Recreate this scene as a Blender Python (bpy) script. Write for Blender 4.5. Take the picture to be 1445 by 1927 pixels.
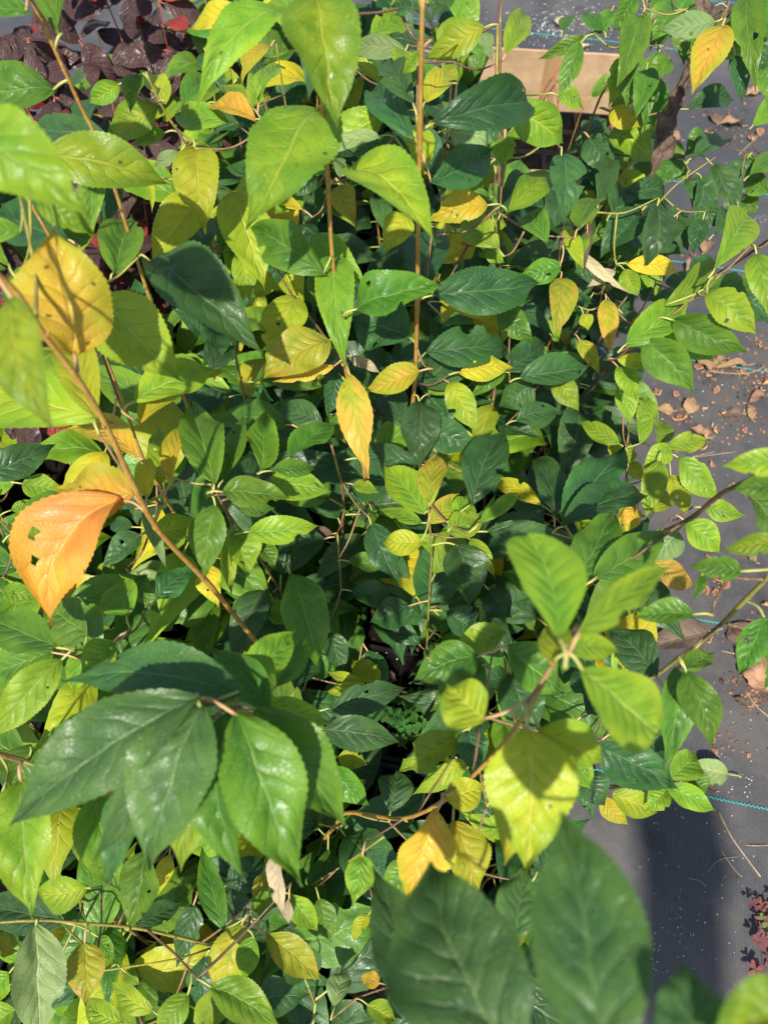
import bpy, math, random
import numpy as np
from mathutils import Vector, Matrix, noise as mnoise

random.seed(7)
R = random.Random(11)
scene = bpy.context.scene
for o in list(bpy.data.objects):
    bpy.data.objects.remove(o)
C = scene.collection

# ------------------------------------------------------------------ camera
CAM = Vector((0, 0, 1.4))
PITCH = math.radians(60)
FPX = 1927 * 26.0 / 34.6            # focal length in photograph pixels
FW = Vector((0, math.cos(PITCH), -math.sin(PITCH)))
UPV = Vector((0, math.sin(PITCH), math.cos(PITCH)))
RT = Vector((1, 0, 0))
cd = bpy.data.cameras.new('camera')
cd.sensor_fit = 'VERTICAL'; cd.sensor_height = 34.6; cd.sensor_width = 25.9
cd.lens = 26.0; cd.clip_start = 0.02; cd.clip_end = 500
cd.dof.use_dof = True; cd.dof.focus_distance = 0.92; cd.dof.aperture_fstop = 6.5
cam = bpy.data.objects.new('camera', cd); C.objects.link(cam)
cam.location = CAM; cam.rotation_euler = (math.pi / 2 - PITCH, 0, 0)
scene.camera = cam

# ------------------------------------------------------------------ sky and sun
SUN_EL, SUN_AZ = math.radians(54), math.radians(189)      # azimuth clockwise from +Y: behind the camera, a little left
w = bpy.data.worlds.new('World'); scene.world = w; w.use_nodes = True
nt = w.node_tree; nt.nodes.clear()
wo = nt.nodes.new('ShaderNodeOutputWorld'); bg = nt.nodes.new('ShaderNodeBackground')
sk = nt.nodes.new('ShaderNodeTexSky'); sk.sky_type = 'NISHITA'; sk.sun_disc = False
sk.sun_elevation = SUN_EL; sk.sun_rotation = SUN_AZ
bg.inputs[1].default_value = 0.11
nt.links.new(sk.outputs[0], bg.inputs[0]); nt.links.new(bg.outputs[0], wo.inputs[0])
sd = bpy.data.lights.new('sun', 'SUN'); sd.energy = 5.0; sd.angle = math.radians(0.9); sd.color = (1, .95, .86)
so = bpy.data.objects.new('sun', sd); C.objects.link(so)
sv = Vector((math.sin(SUN_AZ) * math.cos(SUN_EL), math.cos(SUN_AZ) * math.cos(SUN_EL), math.sin(SUN_EL)))
so.rotation_euler = sv.to_track_quat('Z', 'Y').to_euler(); so.location = sv * 10
vs = scene.view_settings
vs.view_transform = 'Standard'; vs.look = 'None'; vs.gamma = 1; vs.exposure = 0.66; vs.use_curve_mapping = False

cy = scene.cycles
cy.max_bounces = 6; cy.diffuse_bounces = 3; cy.glossy_bounces = 2; cy.transmission_bounces = 3; cy.transparent_max_bounces = 4

# ------------------------------------------------------------------ pixel -> world
def ray(px, py):
    return RT * ((px - 722.5) / FPX) + UPV * ((963.5 - py) / FPX) + FW
def at(px, py, h):
    d = ray(px, py); t = (CAM.z - h) / -d.z
    return CAM + d * t
def proj(p):
    q = p - CAM; z = q.dot(FW)
    if z < 1e-4: return None
    return (722.5 + FPX * q.x / z, 963.5 - FPX * q.dot(UPV) / z, z)

# ------------------------------------------------------------------ materials
def newmat(name):
    m = bpy.data.materials.new(name); m.use_nodes = True
    m.node_tree.nodes.clear()
    return m, m.node_tree
def nd(t, kind, **kw):
    n = t.nodes.new(kind)
    for k, v in kw.items(): setattr(n, k, v)
    return n
def mth(t, op, a, b=None, c=None, clamp=False):
    n = t.nodes.new('ShaderNodeMath'); n.operation = op; n.use_clamp = clamp
    for i, x in enumerate((a, b, c)):
        if x is None: continue
        if isinstance(x, (int, float)): n.inputs[i].default_value = x
        else: t.links.new(x, n.inputs[i])
    return n.outputs[0]
def mix(t, f, a, b, mode='MIX'):
    n = t.nodes.new('ShaderNodeMix'); n.data_type = 'RGBA'; n.blend_type = mode; n.clamp_factor = True
    for s, x in ((n.inputs[0], f), (n.inputs[6], a), (n.inputs[7], b)):
        if isinstance(x, (int, float)): s.default_value = x
        elif isinstance(x, (tuple, list)): s.default_value = (*x[:3], 1)
        else: t.links.new(x, s)
    return n.outputs[2]
def smooth(t, x, a, b):
    n = t.nodes.new('ShaderNodeMapRange'); n.interpolation_type = 'SMOOTHSTEP'
    t.links.new(x, n.inputs[0]); n.inputs[1].default_value = a; n.inputs[2].default_value = b
    n.inputs[3].default_value = 0; n.inputs[4].default_value = 1
    return n.outputs[0]
def noise(t, vec, scale, detail=3, rough=.55, w=None):
    n = t.nodes.new('ShaderNodeTexNoise')
    if w is not None:
        n.noise_dimensions = '4D'; t.links.new(w, n.inputs['W'])
    if vec is not None: t.links.new(vec, n.inputs['Vector'])
    n.inputs['Scale'].default_value = scale; n.inputs['Detail'].default_value = detail; n.inputs['Roughness'].default_value = rough
    return n.outputs[0]

def leaf_mat(name, c1, c2, edge, vein, trans, tw=.32, rough=.42, mott=.5, spots=.25, spotcol=(.09, .035, .015), edge_amt=.5, veinamt=.5, under=None, ea=.7, spec=.46):
    """two-sided leaf: c1/c2 blotches, edge colour towards the margin, net of side veins in UV space"""
    m, t = newmat(name)
    out = nd(t, 'ShaderNodeOutputMaterial')
    uv = nd(t, 'ShaderNodeUVMap'); uv.uv_map = 'UVMap'
    sp = nd(t, 'ShaderNodeSeparateXYZ'); t.links.new(uv.outputs[0], sp.inputs[0])
    oi = nd(t, 'ShaderNodeObjectInfo'); rnd = oi.outputs['Random']
    wv = mth(t, 'MULTIPLY', rnd, 97.0)
    u = mth(t, 'SUBTRACT', sp.outputs[0], .5); a = mth(t, 'MULTIPLY', mth(t, 'ABSOLUTE', u), 2.0)
    sgn = mth(t, 'GREATER_THAN', u, 0.0)
    v = sp.outputs[1]
    wob = mth(t, 'MULTIPLY', mth(t, 'SUBTRACT', noise(t, uv.outputs[0], 4, 1, .5, wv), .5), .12)
    vv = mth(t, 'ADD', v, wob)
    q = mth(t, 'SUBTRACT', mth(t, 'MULTIPLY', vv, 7.0), mth(t, 'MULTIPLY', mth(t, 'POWER', a, .8), 1.75))
    q = mth(t, 'ADD', q, mth(t, 'MULTIPLY', sgn, .42))
    fr = mth(t, 'FRACT', mth(t, 'ADD', q, 20.0))
    dist = mth(t, 'MULTIPLY', mth(t, 'ABSOLUTE', mth(t, 'SUBTRACT', fr, .5)), 2.0)
    ve = smooth(t, dist, .90, 1.0)
    ve = mth(t, 'MULTIPLY', ve, smooth(t, a, 1.02, .55))
    mid = mth(t, 'SUBTRACT', 1.0, smooth(t, a, .015, .07))
    quilt = mth(t, 'SUBTRACT', 1.0, mth(t, 'MULTIPLY', dist, dist))
    # reticulate fine veins
    vor = nd(t, 'ShaderNodeTexVoronoi'); vor.feature = 'DISTANCE_TO_EDGE'
    cmb = nd(t, 'ShaderNodeCombineXYZ'); t.links.new(mth(t, 'MULTIPLY', sp.outputs[0], .5), cmb.inputs[0]); t.links.new(v, cmb.inputs[1]); t.links.new(rnd, cmb.inputs[2])
    t.links.new(cmb.outputs[0], vor.inputs['Vector']); vor.inputs['Scale'].default_value = 38
    fine = smooth(t, vor.outputs['Distance'], 0.0, .10)
    n1 = noise(t, cmb.outputs[0], 7, 3, .65, wv)
    f1 = smooth(t, n1, .5 - .16 - .12 * mott, .5 + .2)
    base = mix(t, f1, c1, c2)
    n2 = noise(t, cmb.outputs[0], 3.0, 1, .5, mth(t, 'ADD', wv, 31.0))
    rthr = mth(t, 'MULTIPLY', mth(t, 'SUBTRACT', mth(t, 'FRACT', mth(t, 'MULTIPLY', rnd, 13.7)), .5), .55)
    fld = mth(t, 'ADD', mth(t, 'ADD', mth(t, 'MULTIPLY', a, ea), mth(t, 'MULTIPLY', mth(t, 'SUBTRACT', v, .5), .35)), mth(t, 'ADD', n2, mth(t, 'MULTIPLY', mth(t, 'SUBTRACT', n1, .5), .5)))
    ed = mth(t, 'MULTIPLY', smooth(t, mth(t, 'ADD', fld, rthr), .28 + .5 * ea, .85 + .5 * ea), edge_amt)
    base = mix(t, ed, base, edge)
    base = mix(t, mth(t, 'MULTIPLY', mth(t, 'SUBTRACT', 1.0, fine), .16 * mott + .10), base, vein)
    base = mix(t, mth(t, 'MULTIPLY', mth(t, 'MAXIMUM', mth(t, 'MULTIPLY', ve, .8), mth(t, 'MULTIPLY', mid, 1.0)), veinamt), base, vein)
    # small necrotic specks
    v2 = nd(t, 'ShaderNodeTexVoronoi'); v2.inputs['Scale'].default_value = 8; v2.inputs['Randomness'].default_value = 1
    off = nd(t, 'ShaderNodeVectorMath'); off.operation = 'ADD'; t.links.new(cmb.outputs[0], off.inputs[0])
    cb2 = nd(t, 'ShaderNodeCombineXYZ'); t.links.new(wv, cb2.inputs[0]); t.links.new(wv, cb2.inputs[1]); t.links.new(cb2.outputs[0], off.inputs[1])
    t.links.new(off.outputs[0], v2.inputs['Vector'])
    sepc = nd(t, 'ShaderNodeSeparateColor'); t.links.new(v2.outputs['Color'], sepc.inputs[0])
    thr = mth(t, 'MULTIPLY', mth(t, 'GREATER_THAN', sepc.outputs[0], 1 - spots), mth(t, 'ADD', .03, mth(t, 'MULTIPLY', sepc.outputs[1], .13)))
    spk = smooth(t, mth(t, 'SUBTRACT', thr, v2.outputs['Distance']), 0.0, .03)
    base = mix(t, mth(t, 'MULTIPLY', spk, .85), base, spotcol)
    hs = nd(t, 'ShaderNodeHueSaturation')
    t.links.new(base, hs.inputs['Color'])
    t.links.new(mth(t, 'ADD', .483, mth(t, 'MULTIPLY', rnd, .034)), hs.inputs['Hue'])
    r2 = mth(t, 'FRACT', mth(t, 'MULTIPLY', rnd, 7.31))
    t.links.new(mth(t, 'ADD', .8, mth(t, 'MULTIPLY', r2, .42)), hs.inputs['Value'])
    geo = nd(t, 'ShaderNodeNewGeometry')
    und = mix(t, .55, hs.outputs[0], under or (.17, .25, .11))
    col = mix(t, geo.outputs['Backfacing'], hs.outputs[0], und)
    # relief
    hgt = mth(t, 'ADD', mth(t, 'MULTIPLY', quilt, mth(t, 'MULTIPLY', smooth(t, a, 1.0, .3), .55)), mth(t, 'MULTIPLY', mth(t, 'MAXIMUM', mid, mth(t, 'MULTIPLY', ve, .6)), -.6))
    hgt = mth(t, 'ADD', hgt, mth(t, 'MULTIPLY', fine, .16))
    hgt = mth(t, 'ADD', hgt, mth(t, 'MULTIPLY', n1, .12))
    bp = nd(t, 'ShaderNodeBump'); bp.inputs['Strength'].default_value = .75; bp.inputs['Distance'].default_value = .0018
    t.links.new(hgt, bp.inputs['Height'])
    pb = nd(t, 'ShaderNodeBsdfPrincipled'); t.links.new(col, pb.inputs['Base Color'])
    rr = mth(t, 'ADD', rough, mth(t, 'MULTIPLY', mth(t, 'SUBTRACT', n1, .5), .5)); t.links.new(rr, pb.inputs['Roughness'])
    pb.inputs['Specular IOR Level'].default_value = spec
    t.links.new(bp.outputs[0], pb.inputs['Normal'])
    tr = nd(t, 'ShaderNodeBsdfTranslucent'); t.links.new(mix(t, .5, hs.outputs[0], trans), tr.inputs[0]); t.links.new(bp.outputs[0], tr.inputs['Normal'])
    ms = nd(t, 'ShaderNodeMixShader'); ms.inputs[0].default_value = tw
    t.links.new(pb.outputs[0], ms.inputs[1]); t.links.new(tr.outputs[0], ms.inputs[2]); t.links.new(ms.outputs[0], out.inputs[0])
    return m

TONE = {}
TONE['D'] = leaf_mat('leaf_dark_shaded_green', (.020, .066, .020), (.034, .096, .022), (.045, .130, .018), (.085, .165, .05), (.07, .26, .01), .24, .40, .5, .30, edge_amt=.55, veinamt=.8, spotcol=(.15, .15, .10))  # dark leaves' own green, with shade over the middle and right put into it
TONE['E'] = leaf_mat('leaf_deep_green', (.034, .096, .026), (.056, .136, .027), (.075, .165, .022), (.11, .20, .06), (.09, .32, .01), .26, .40, .5, .22, edge_amt=.5, veinamt=.85, spotcol=(.16, .14, .09))  # leaf fan's deep green; shade on the near leaves is put into it too
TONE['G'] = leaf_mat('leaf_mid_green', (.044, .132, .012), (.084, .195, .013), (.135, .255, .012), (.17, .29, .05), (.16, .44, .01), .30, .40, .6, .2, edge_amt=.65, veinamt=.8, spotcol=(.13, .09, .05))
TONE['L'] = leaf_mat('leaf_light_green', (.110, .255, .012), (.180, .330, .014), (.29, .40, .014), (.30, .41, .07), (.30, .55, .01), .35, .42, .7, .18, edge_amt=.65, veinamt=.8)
TONE['M'] = leaf_mat('leaf_mottled_green', (.085, .215, .010), (.270, .370, .012), (.085, .22, .012), (.40, .45, .05), (.33, .52, .01), .35, .43, 1.2, .22, edge_amt=.6, veinamt=.8)
TONE['Y'] = leaf_mat('leaf_lime_yellow', (.250, .370, .012), (.430, .460, .014), (.14, .29, .012), (.55, .54, .08), (.55, .60, .01), .38, .45, 1.0, .3, edge_amt=.7, veinamt=.8, under=(.33, .38, .14), ea=.3)
TONE['K'] = leaf_mat('leaf_yellow', (.600, .500, .016), (.670, .470, .020), (.33, .42, .014), (.62, .58, .10), (.80, .58, .01), .38, .46, .9, .45, edge_amt=.8, veinamt=.5, under=(.55, .5, .2), ea=.3)
TONE['A'] = leaf_mat('leaf_amber', (.620, .420, .024), (.630, .310, .040), (.36, .40, .018), (.60, .50, .07), (.75, .42, .01), .36, .43, 1.1, .45, edge_amt=.85, veinamt=.55, under=(.5, .4, .15), ea=.35)
TONE['O'] = leaf_mat('leaf_orange', (.720, .300, .050), (.710, .230, .060), (.70, .40, .03), (.74, .46, .09), (.85, .36, .01), .34, .42, 1.0, .45, edge_amt=.85, veinamt=.6, under=(.55, .36, .15), ea=.3)
TONE['P'] = leaf_mat('leaf_pale_underside', (.170, .270, .085), (.230, .330, .100), (.18, .27, .09), (.38, .44, .20), (.30, .46, .06), .30, .55, .4, .14, edge_amt=.4, veinamt=.9)
TONE['H'] = leaf_mat('leaf_half_turned', (.150, .300, .016), (.460, .430, .018), (.62, .32, .05), (.45, .46, .08), (.55, .50, .01), .35, .43, 1.1, .5, edge_amt=.85, veinamt=.5, ea=.25)
TONE['B'] = leaf_mat('leaf_dried_brown', (.090, .058, .042), (.170, .110, .075), (.06, .04, .03), (.20, .14, .10), (.2, .1, .04), .12, .75, .8, .3, edge_amt=.6, veinamt=.4, under=(.14, .10, .07))
TONE['C'] = leaf_mat('leaf_dried_cream', (.520, .430, .240), (.600, .500, .300), (.45, .36, .18), (.62, .52, .34), (.6, .45, .2), .25, .7, .6, .25, edge_amt=.5, veinamt=.4, under=(.5, .42, .25))
TONE['T'] = leaf_mat('leaf_dried_tan', (.270, .150, .080), (.390, .245, .135), (.2, .10, .055), (.48, .30, .16), (.4, .2, .06), .12, .75, .7, .3, edge_amt=.6, veinamt=.4, under=(.35, .22, .12))
TONE['R'] = leaf_mat('leaf_maroon', (.040, .018, .020), (.075, .042, .034), (.055, .022, .024), (.11, .055, .05), (.28, .03, .03), .20, .36, .7, .1, edge_amt=.5, veinamt=.5, under=(.10, .05, .05))
TONE['V'] = leaf_mat('leaf_red', (.260, .022, .030), (.170, .020, .028), (.3, .03, .04), (.36, .08, .08), (.5, .04, .03), .28, .38, .7, .1, edge_amt=.5, veinamt=.5, under=(.25, .06, .06))
TONE['X'] = leaf_mat('weed_leaf_red', (.22, .060, .060), (.30, .110, .095), (.2, .05, .05), (.4, .2, .18), (.4, .1, .08), .2, .6, .5, .0, edge_amt=.3, veinamt=.3)
TONE['Z'] = leaf_mat('weed_leaf_green', (.040, .150, .020), (.065, .200, .025), (.05, .16, .02), (.12, .26, .06), (.15, .4, .02), .3, .55, .4, .0, edge_amt=.3, veinamt=.3)

def plain_mat(name, c1, c2, scale=40, rough=.6, bump=.2, bscale=None, spec=.4, dist=.002, detail=5):
    m, t = newmat(name); out = nd(t, 'ShaderNodeOutputMaterial'); pb = nd(t, 'ShaderNodeBsdfPrincipled')
    tc = nd(t, 'ShaderNodeTexCoord'); n = noise(t, tc.outputs['Object'], scale, detail, .6)
    t.links.new(mix(t, smooth(t, n, .35, .65), c1, c2), pb.inputs['Base Color'])
    pb.inputs['Roughness'].default_value = rough; pb.inputs['Specular IOR Level'].default_value = spec
    if bump:
        b = nd(t, 'ShaderNodeBump'); b.inputs['Strength'].default_value = bump; b.inputs['Distance'].default_value = dist
        t.links.new(noise(t, tc.outputs['Object'], bscale or scale * 3, 4, .6), b.inputs['Height']); t.links.new(b.outputs[0], pb.inputs['Normal'])
    t.links.new(pb.outputs[0], out.inputs[0]); return m
def bark(name, c1, c2, fleck):
    m, t = newmat(name); out = nd(t, 'ShaderNodeOutputMaterial'); pb = nd(t, 'ShaderNodeBsdfPrincipled')
    tc = nd(t, 'ShaderNodeTexCoord'); P = tc.outputs['Object']
    col = mix(t, smooth(t, noise(t, P, 45, 4, .6), .35, .65), c1, c2)
    col = mix(t, smooth(t, noise(t, P, 420, 2, .6), .60, .70), col, fleck)
    col = mix(t, mth(t, 'MULTIPLY', smooth(t, noise(t, P, 170, 3, .7), .58, .72), .6), col, tuple(x * .35 for x in c1))
    t.links.new(col, pb.inputs['Base Color']); pb.inputs['Roughness'].default_value = .55
    b = nd(t, 'ShaderNodeBump'); b.inputs['Strength'].default_value = .6; b.inputs['Distance'].default_value = .001
    t.links.new(noise(t, P, 300, 4, .65), b.inputs['Height']); t.links.new(b.outputs[0], pb.inputs['Normal']); t.links.new(pb.outputs[0], out.inputs[0]); return m
M_STEM = bark('bark_ochre', (.32, .160, .030), (.40, .240, .048), (.45, .32, .12))
M_STEMG = bark('bark_olive', (.20, .170, .030), (.28, .250, .045), (.42, .36, .14))
M_STEMB = bark('bark_brown', (.140, .075, .030), (.22, .130, .052), (.36, .25, .13))
M_STEMD = bark('bark_dark_brown', (.085, .045, .026), (.15, .085, .045), (.28, .19, .11))
M_PET = plain_mat('petiole_green', (.28, .33, .07), (.38, .36, .10), 60, .5, .1)
M_PETR = plain_mat('petiole_pinkish', (.42, .24, .10), (.48, .30, .14), 60, .5, .1)
M_REDSTEM = plain_mat('stem_red', (.26, .05, .04), (.34, .10, .06), 60, .5, .1)
M_TRAY = plain_mat('black_plastic', (.004, .004, .0045), (.008, .008, .009), 30, .42, .15, 120, .32)
M_CARD = plain_mat('cardboard', (.33, .22, .125), (.45, .31, .18), 14, .8, .35, 90, .2, detail=8)
M_CORE = plain_mat('cardboard_edge', (.32, .19, .10), (.38, .23, .12), 200, .85, .3, 300, .2)
M_TEAL = plain_mat('teal_thread', (.02, .38, .36), (.04, .48, .45), 120, .5, .3, 600)
M_PERL = plain_mat('perlite_white', (.62, .60, .57), (.75, .74, .72), 300, .9, .3)
M_CRUMB = plain_mat('crumb_brown', (.13, .055, .030), (.34, .180, .100), 25, .85, .4, 300)
M_CRUMBD = plain_mat('crumb_dark', (.035, .020, .014), (.09, .050, .032), 40, .85, .4, 300)
M_POD = plain_mat('pod_tan', (.42, .24, .115), (.52, .335, .17), 90, .7, .4, 200)
M_PODD = plain_mat('pod_inside', (.20, .075, .045), (.27, .115, .065), 90, .8, .4, 200)
M_STRAW = plain_mat('straw', (.32, .22, .13), (.42, .31, .19), 90, .8, .2)

def soil_mat():
    m, t = newmat('potting_soil'); out = nd(t, 'ShaderNodeOutputMaterial'); pb = nd(t, 'ShaderNodeBsdfPrincipled')
    tc = nd(t, 'ShaderNodeTexCoord'); n = noise(t, tc.outputs['Object'], 60, 8, .7)
    base = mix(t, smooth(t, n, .3, .75), (.0025, .002, .0016), (.014, .0095, .0065))
    t.links.new(base, pb.inputs['Base Color']); pb.inputs['Roughness'].default_value = .95; pb.inputs['Specular IOR Level'].default_value = .1
    b = nd(t, 'ShaderNodeBump'); b.inputs['Strength'].default_value = 1; b.inputs['Distance'].default_value = .008
    t.links.new(noise(t, tc.outputs['Object'], 110, 6, .7), b.inputs['Height']); t.links.new(b.outputs[0], pb.inputs['Normal'])
    t.links.new(pb.outputs[0], out.inputs[0]); return m
M_SOIL = soil_mat()

def fabric_mat():
    m, t = newmat('woven_ground_cloth'); out = nd(t, 'ShaderNodeOutputMaterial'); pb = nd(t, 'ShaderNodeBsdfPrincipled')
    tc = nd(t, 'ShaderNodeTexCoord'); P = tc.outputs['Object']
    sp = nd(t, 'ShaderNodeSeparateXYZ'); t.links.new(P, sp.inputs[0])
    jig = mth(t, 'MULTIPLY', noise(t, P, 30, 2), .004)
    def rib(x, period, k):
        s = mth(t, 'SINE', mth(t, 'MULTIPLY', mth(t, 'ADD', x, jig), 2 * math.pi / period)); return mth(t, 'MULTIPLY', mth(t, 'ADD', s, 1.0), .5 * k)
    ribs = mth(t, 'ADD', rib(sp.outputs[0], .0040, .9), rib(sp.outputs[1], .0034, .15))
    dark = mix(t, noise(t, P, 2.2, 4), (.034, .034, .036), (.052, .052, .055))
    col = mix(t, mth(t, 'MULTIPLY', ribs, .42), dark, (.085, .085, .087))
    dust = smooth(t, noise(t, P, 3.3, 7, .7), .40, .66)
    col = mix(t, mth(t, 'MULTIPLY', dust, .55), col, (.130, .114, .100))
    grit = smooth(t, noise(t, P, 160, 4, .7), .60, .72)
    col = mix(t, mth(t, 'MULTIPLY', grit, .45), col, (.20, .175, .15))
    wet = smooth(t, noise(t, P, 5.5, 4, .6), .58, .68)
    col = mix(t, mth(t, 'MULTIPLY', wet, .4), col, (.018, .018, .021))
    t.links.new(col, pb.inputs['Base Color']); pb.inputs['Roughness'].default_value = .52; pb.inputs['Specular IOR Level'].default_value = .5
    b = nd(t, 'ShaderNodeBump'); b.inputs['Strength'].default_value = .6; b.inputs['Distance'].default_value = .0012
    t.links.new(mth(t, 'ADD', ribs, mth(t, 'MULTIPLY', noise(t, P, 90, 4), 1.0)), b.inputs['Height']); t.links.new(b.outputs[0], pb.inputs['Normal'])
    t.links.new(pb.outputs[0], out.inputs[0]); return m
M_FAB = fabric_mat()

# ------------------------------------------------------------------ mesh helpers
class MB:
    def __init__(s): s.v = []; s.f = []; s.m = []; s.uv = {}
    def quad_box(s, lo, hi, mi=0):
        x0, y0, z0 = lo; x1, y1, z1 = hi; n = len(s.v)
        s.v += [(x0,y0,z0),(x1,y0,z0),(x1,y1,z0),(x0,y1,z0),(x0,y0,z1),(x1,y0,z1),(x1,y1,z1),(x0,y1,z1)]
        for f in ((0,3,2,1),(4,5,6,7),(0,1,5,4),(1,2,6,5),(2,3,7,6),(3,0,4,7)):
            s.f.append(tuple(n + i for i in f)); s.m.append(mi)
    def tube(s, pts, rad, sides=6, mi=0, cap=True):
        pts = [Vector(p) for p in pts]; n0 = len(s.v); k = len(pts)
        prev = None
        for i, p in enumerate(pts):
            t = (pts[min(i + 1, k - 1)] - pts[max(i - 1, 0)])
            if t.length < 1e-9: t = Vector((0, 0, 1))
            t.normalize()
            if prev is None:
                a = t.orthogonal().normalized()
            else:
                a = prev - t * prev.dot(t)
                a = a.normalized() if a.length > 1e-6 else t.orthogonal().normalized()
            prev = a; b = t.cross(a); r = rad[i] if isinstance(rad, (list, tuple)) else rad
            for j in range(sides):
                an = 2 * math.pi * j / sides
                s.v.append(tuple(p + a * (math.cos(an) * r) + b * (math.sin(an) * r)))
        for i in range(k - 1):
            for j in range(sides):
                j2 = (j + 1) % sides
                s.f.append((n0 + i * sides + j, n0 + i * sides + j2, n0 + (i + 1) * sides + j2, n0 + (i + 1) * sides + j)); s.m.append(mi)
        if cap:
            s.f.append(tuple(n0 + j for j in reversed(range(sides)))); s.m.append(mi)
            s.f.append(tuple(n0 + (k - 1) * sides + j for j in range(sides))); s.m.append(mi)
    def mesh(s, name, mats, smooth_=True):
        me = bpy.data.meshes.new(name); me.from_pydata(s.v, [], s.f)
        for m in mats: me.materials.append(m)
        if any(s.m): me.polygons.foreach_set('material_index', s.m)
        me.polygons.foreach_set('use_smooth', [smooth_] * len(s.f))
        me.update(); return me
    def build(s, name, mats, parent=None, smooth_=True, loc=None):
        o = bpy.data.objects.new(name, s.mesh(name, mats if isinstance(mats, (list, tuple)) else [mats], smooth_)); C.objects.link(o)
        if parent is not None: o.parent = parent
        if loc is not None: o.location = loc
        return o
def tag(o, label=None, cat=None, group=None, kind=None):
    if label: o['label'] = label
    if cat: o['category'] = cat
    if group: o['group'] = group
    if kind: o['kind'] = kind
    return o
def empty(name, loc):
    e = bpy.data.objects.new(name, None); e.location = loc; e.empty_display_size = .02; C.objects.link(e); return e
def smooth_path(pts, n=5):
    pts = [Vector(p) for p in pts]
    if len(pts) < 3: return [pts[0].lerp(pts[-1], i / n) for i in range(n + 1)]
    out = []
    P = [pts[0] * 2 - pts[1]] + pts + [pts[-1] * 2 - pts[-2]]
    for i in range(1, len(P) - 2):
        for k in range(n):
            t = k / n
            out.append(.5 * ((2 * P[i]) + (-P[i-1] + P[i+1]) * t + (2*P[i-1] - 5*P[i] + 4*P[i+1] - P[i+2]) * t*t + (-P[i-1] + 3*P[i] - 3*P[i+1] + P[i+2]) * t*t*t))
    out.append(pts[-1]); return out

def blade(L, W, nv=30, nu=8, a=.62, b=.92, tail=.6, fold=.25, arch=.1, lat=0., cup=0., wavy=.03, serr=.035, twist=0., bites=(), holes=(), rng=R, crumple=0., curl=0.):
    """leaf blade verts in local space: base at the origin, tip at (0, L, 0), upper side +Z"""
    vm = a / (a + b); norm = vm ** a * (1 - vm) ** b
    ph = rng.uniform(0, 6); ph2 = rng.uniform(0, 6); kk = rng.uniform(7, 12)
    verts = []; uvs = []
    asym = rng.uniform(-.06, .06)
    nzs = Vector((rng.uniform(0, 50), rng.uniform(0, 50), 0))
    for i in range(nv + 1):
        v = i / nv
        wv = (max(v, 0) ** a * (1 - v) ** b) / norm
        if v > .8: wv *= 1 - tail * .55 * ((v - .8) / .2) ** 1.0 * (1 - (v - .8) / .2 * .6)
        wv = max(wv, .012)
        mz = arch * L * math.sin(math.pi * v ** .72); mz -= curl * L * max(0., v - .62) ** 2 * 3.2; mx = lat * L * 4 * v * (1 - v) + math.sin(v * 5 + ph) * .008 * L
        tw = twist * (v - .5)
        for j in range(nu + 1):
            u = j / nu * 2 - 1
            e = abs(u); hw = .5 * W * wv * (1 + asym * (1 if u > 0 else -1))
            if e > .99: hw *= 1 + serr * (1 if i % 2 else -1)
            for (bv, bs, bw, bd) in bites:
                if (u > 0) == (bs > 0) and abs(v - bv) < bw:
                    hw *= 1 - bd * e * (1 - ((v - bv) / bw) ** 2) ** .5 * rng.uniform(.9, 1.0)
            x = u * hw
            z = fold * abs(x) - cup * x * x / max(W, .001) * 2
            z += wavy * W * math.sin(v * kk + ph2 + (1.7 if u > 0 else 0)) * e * e
            if crumple:
                z += crumple * W * mnoise.noise(Vector((u * 1.6, v * 5, 0)) + nzs); x += crumple * .4 * W * mnoise.noise(Vector((u * 1.6, v * 5, 9)) + nzs)
            ct, st = math.cos(tw), math.sin(tw)
            verts.append((mx + x * ct - z * st, v * L, mz + x * st + z * ct)); uvs.append((.5 + u * .5, v))
    for (hi, hj) in holes:
        for (di, dj) in ((0, 0), (0, 1), (1, 0), (1, 1)):
            k = (hi + di) * (nu + 1) + hj + dj; x, y, z = verts[k]
            verts[k] = (x + rng.uniform(-.4, .4) * W / nu * .7, y + rng.uniform(-.45, .45) * L / nv, z)
    faces = []
    hs = set(holes)
    for i in range(nv):
        for j in range(nu):
            if (i, j) in hs: continue
            p = i * (nu + 1) + j
            faces.append((p, p + 1, p + nu + 2, p + nu + 1))
    return verts, faces, uvs
def leaf_mesh(name, bl, mat, pet_pts=None, pet_r=.0011, pet_mat=None, hole_r=None):
    verts, faces, uvs = bl
    verts = list(verts); faces = list(faces); uvs = list(uvs); nf = len(faces)
    if pet_pts:
        mb = MB(); mb.tube(pet_pts, [pet_r * 1.25] + [pet_r] * (len(pet_pts) - 1), 5, 0, False)
        n = len(verts); verts += mb.v; faces += [tuple(n + i for i in f) for f in mb.f]; uvs += [(0, 0)] * len(mb.v)
    me = bpy.data.meshes.new(name); me.from_pydata(verts, [], faces)
    me.materials.append(mat); me.materials.append(pet_mat or M_PET)
    me.polygons.foreach_set('material_index', [0] * nf + [1] * (len(faces) - nf))
    me.polygons.foreach_set('use_smooth', [True] * len(faces))
    ul = me.uv_layers.new(name='UVMap')
    li = np.empty(len(me.loops), dtype=np.int32); me.loops.foreach_get('vertex_index', li)
    ul.data.foreach_set('uv', np.array(uvs, dtype=np.float32)[li].ravel()); me.update()
    return me


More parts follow.
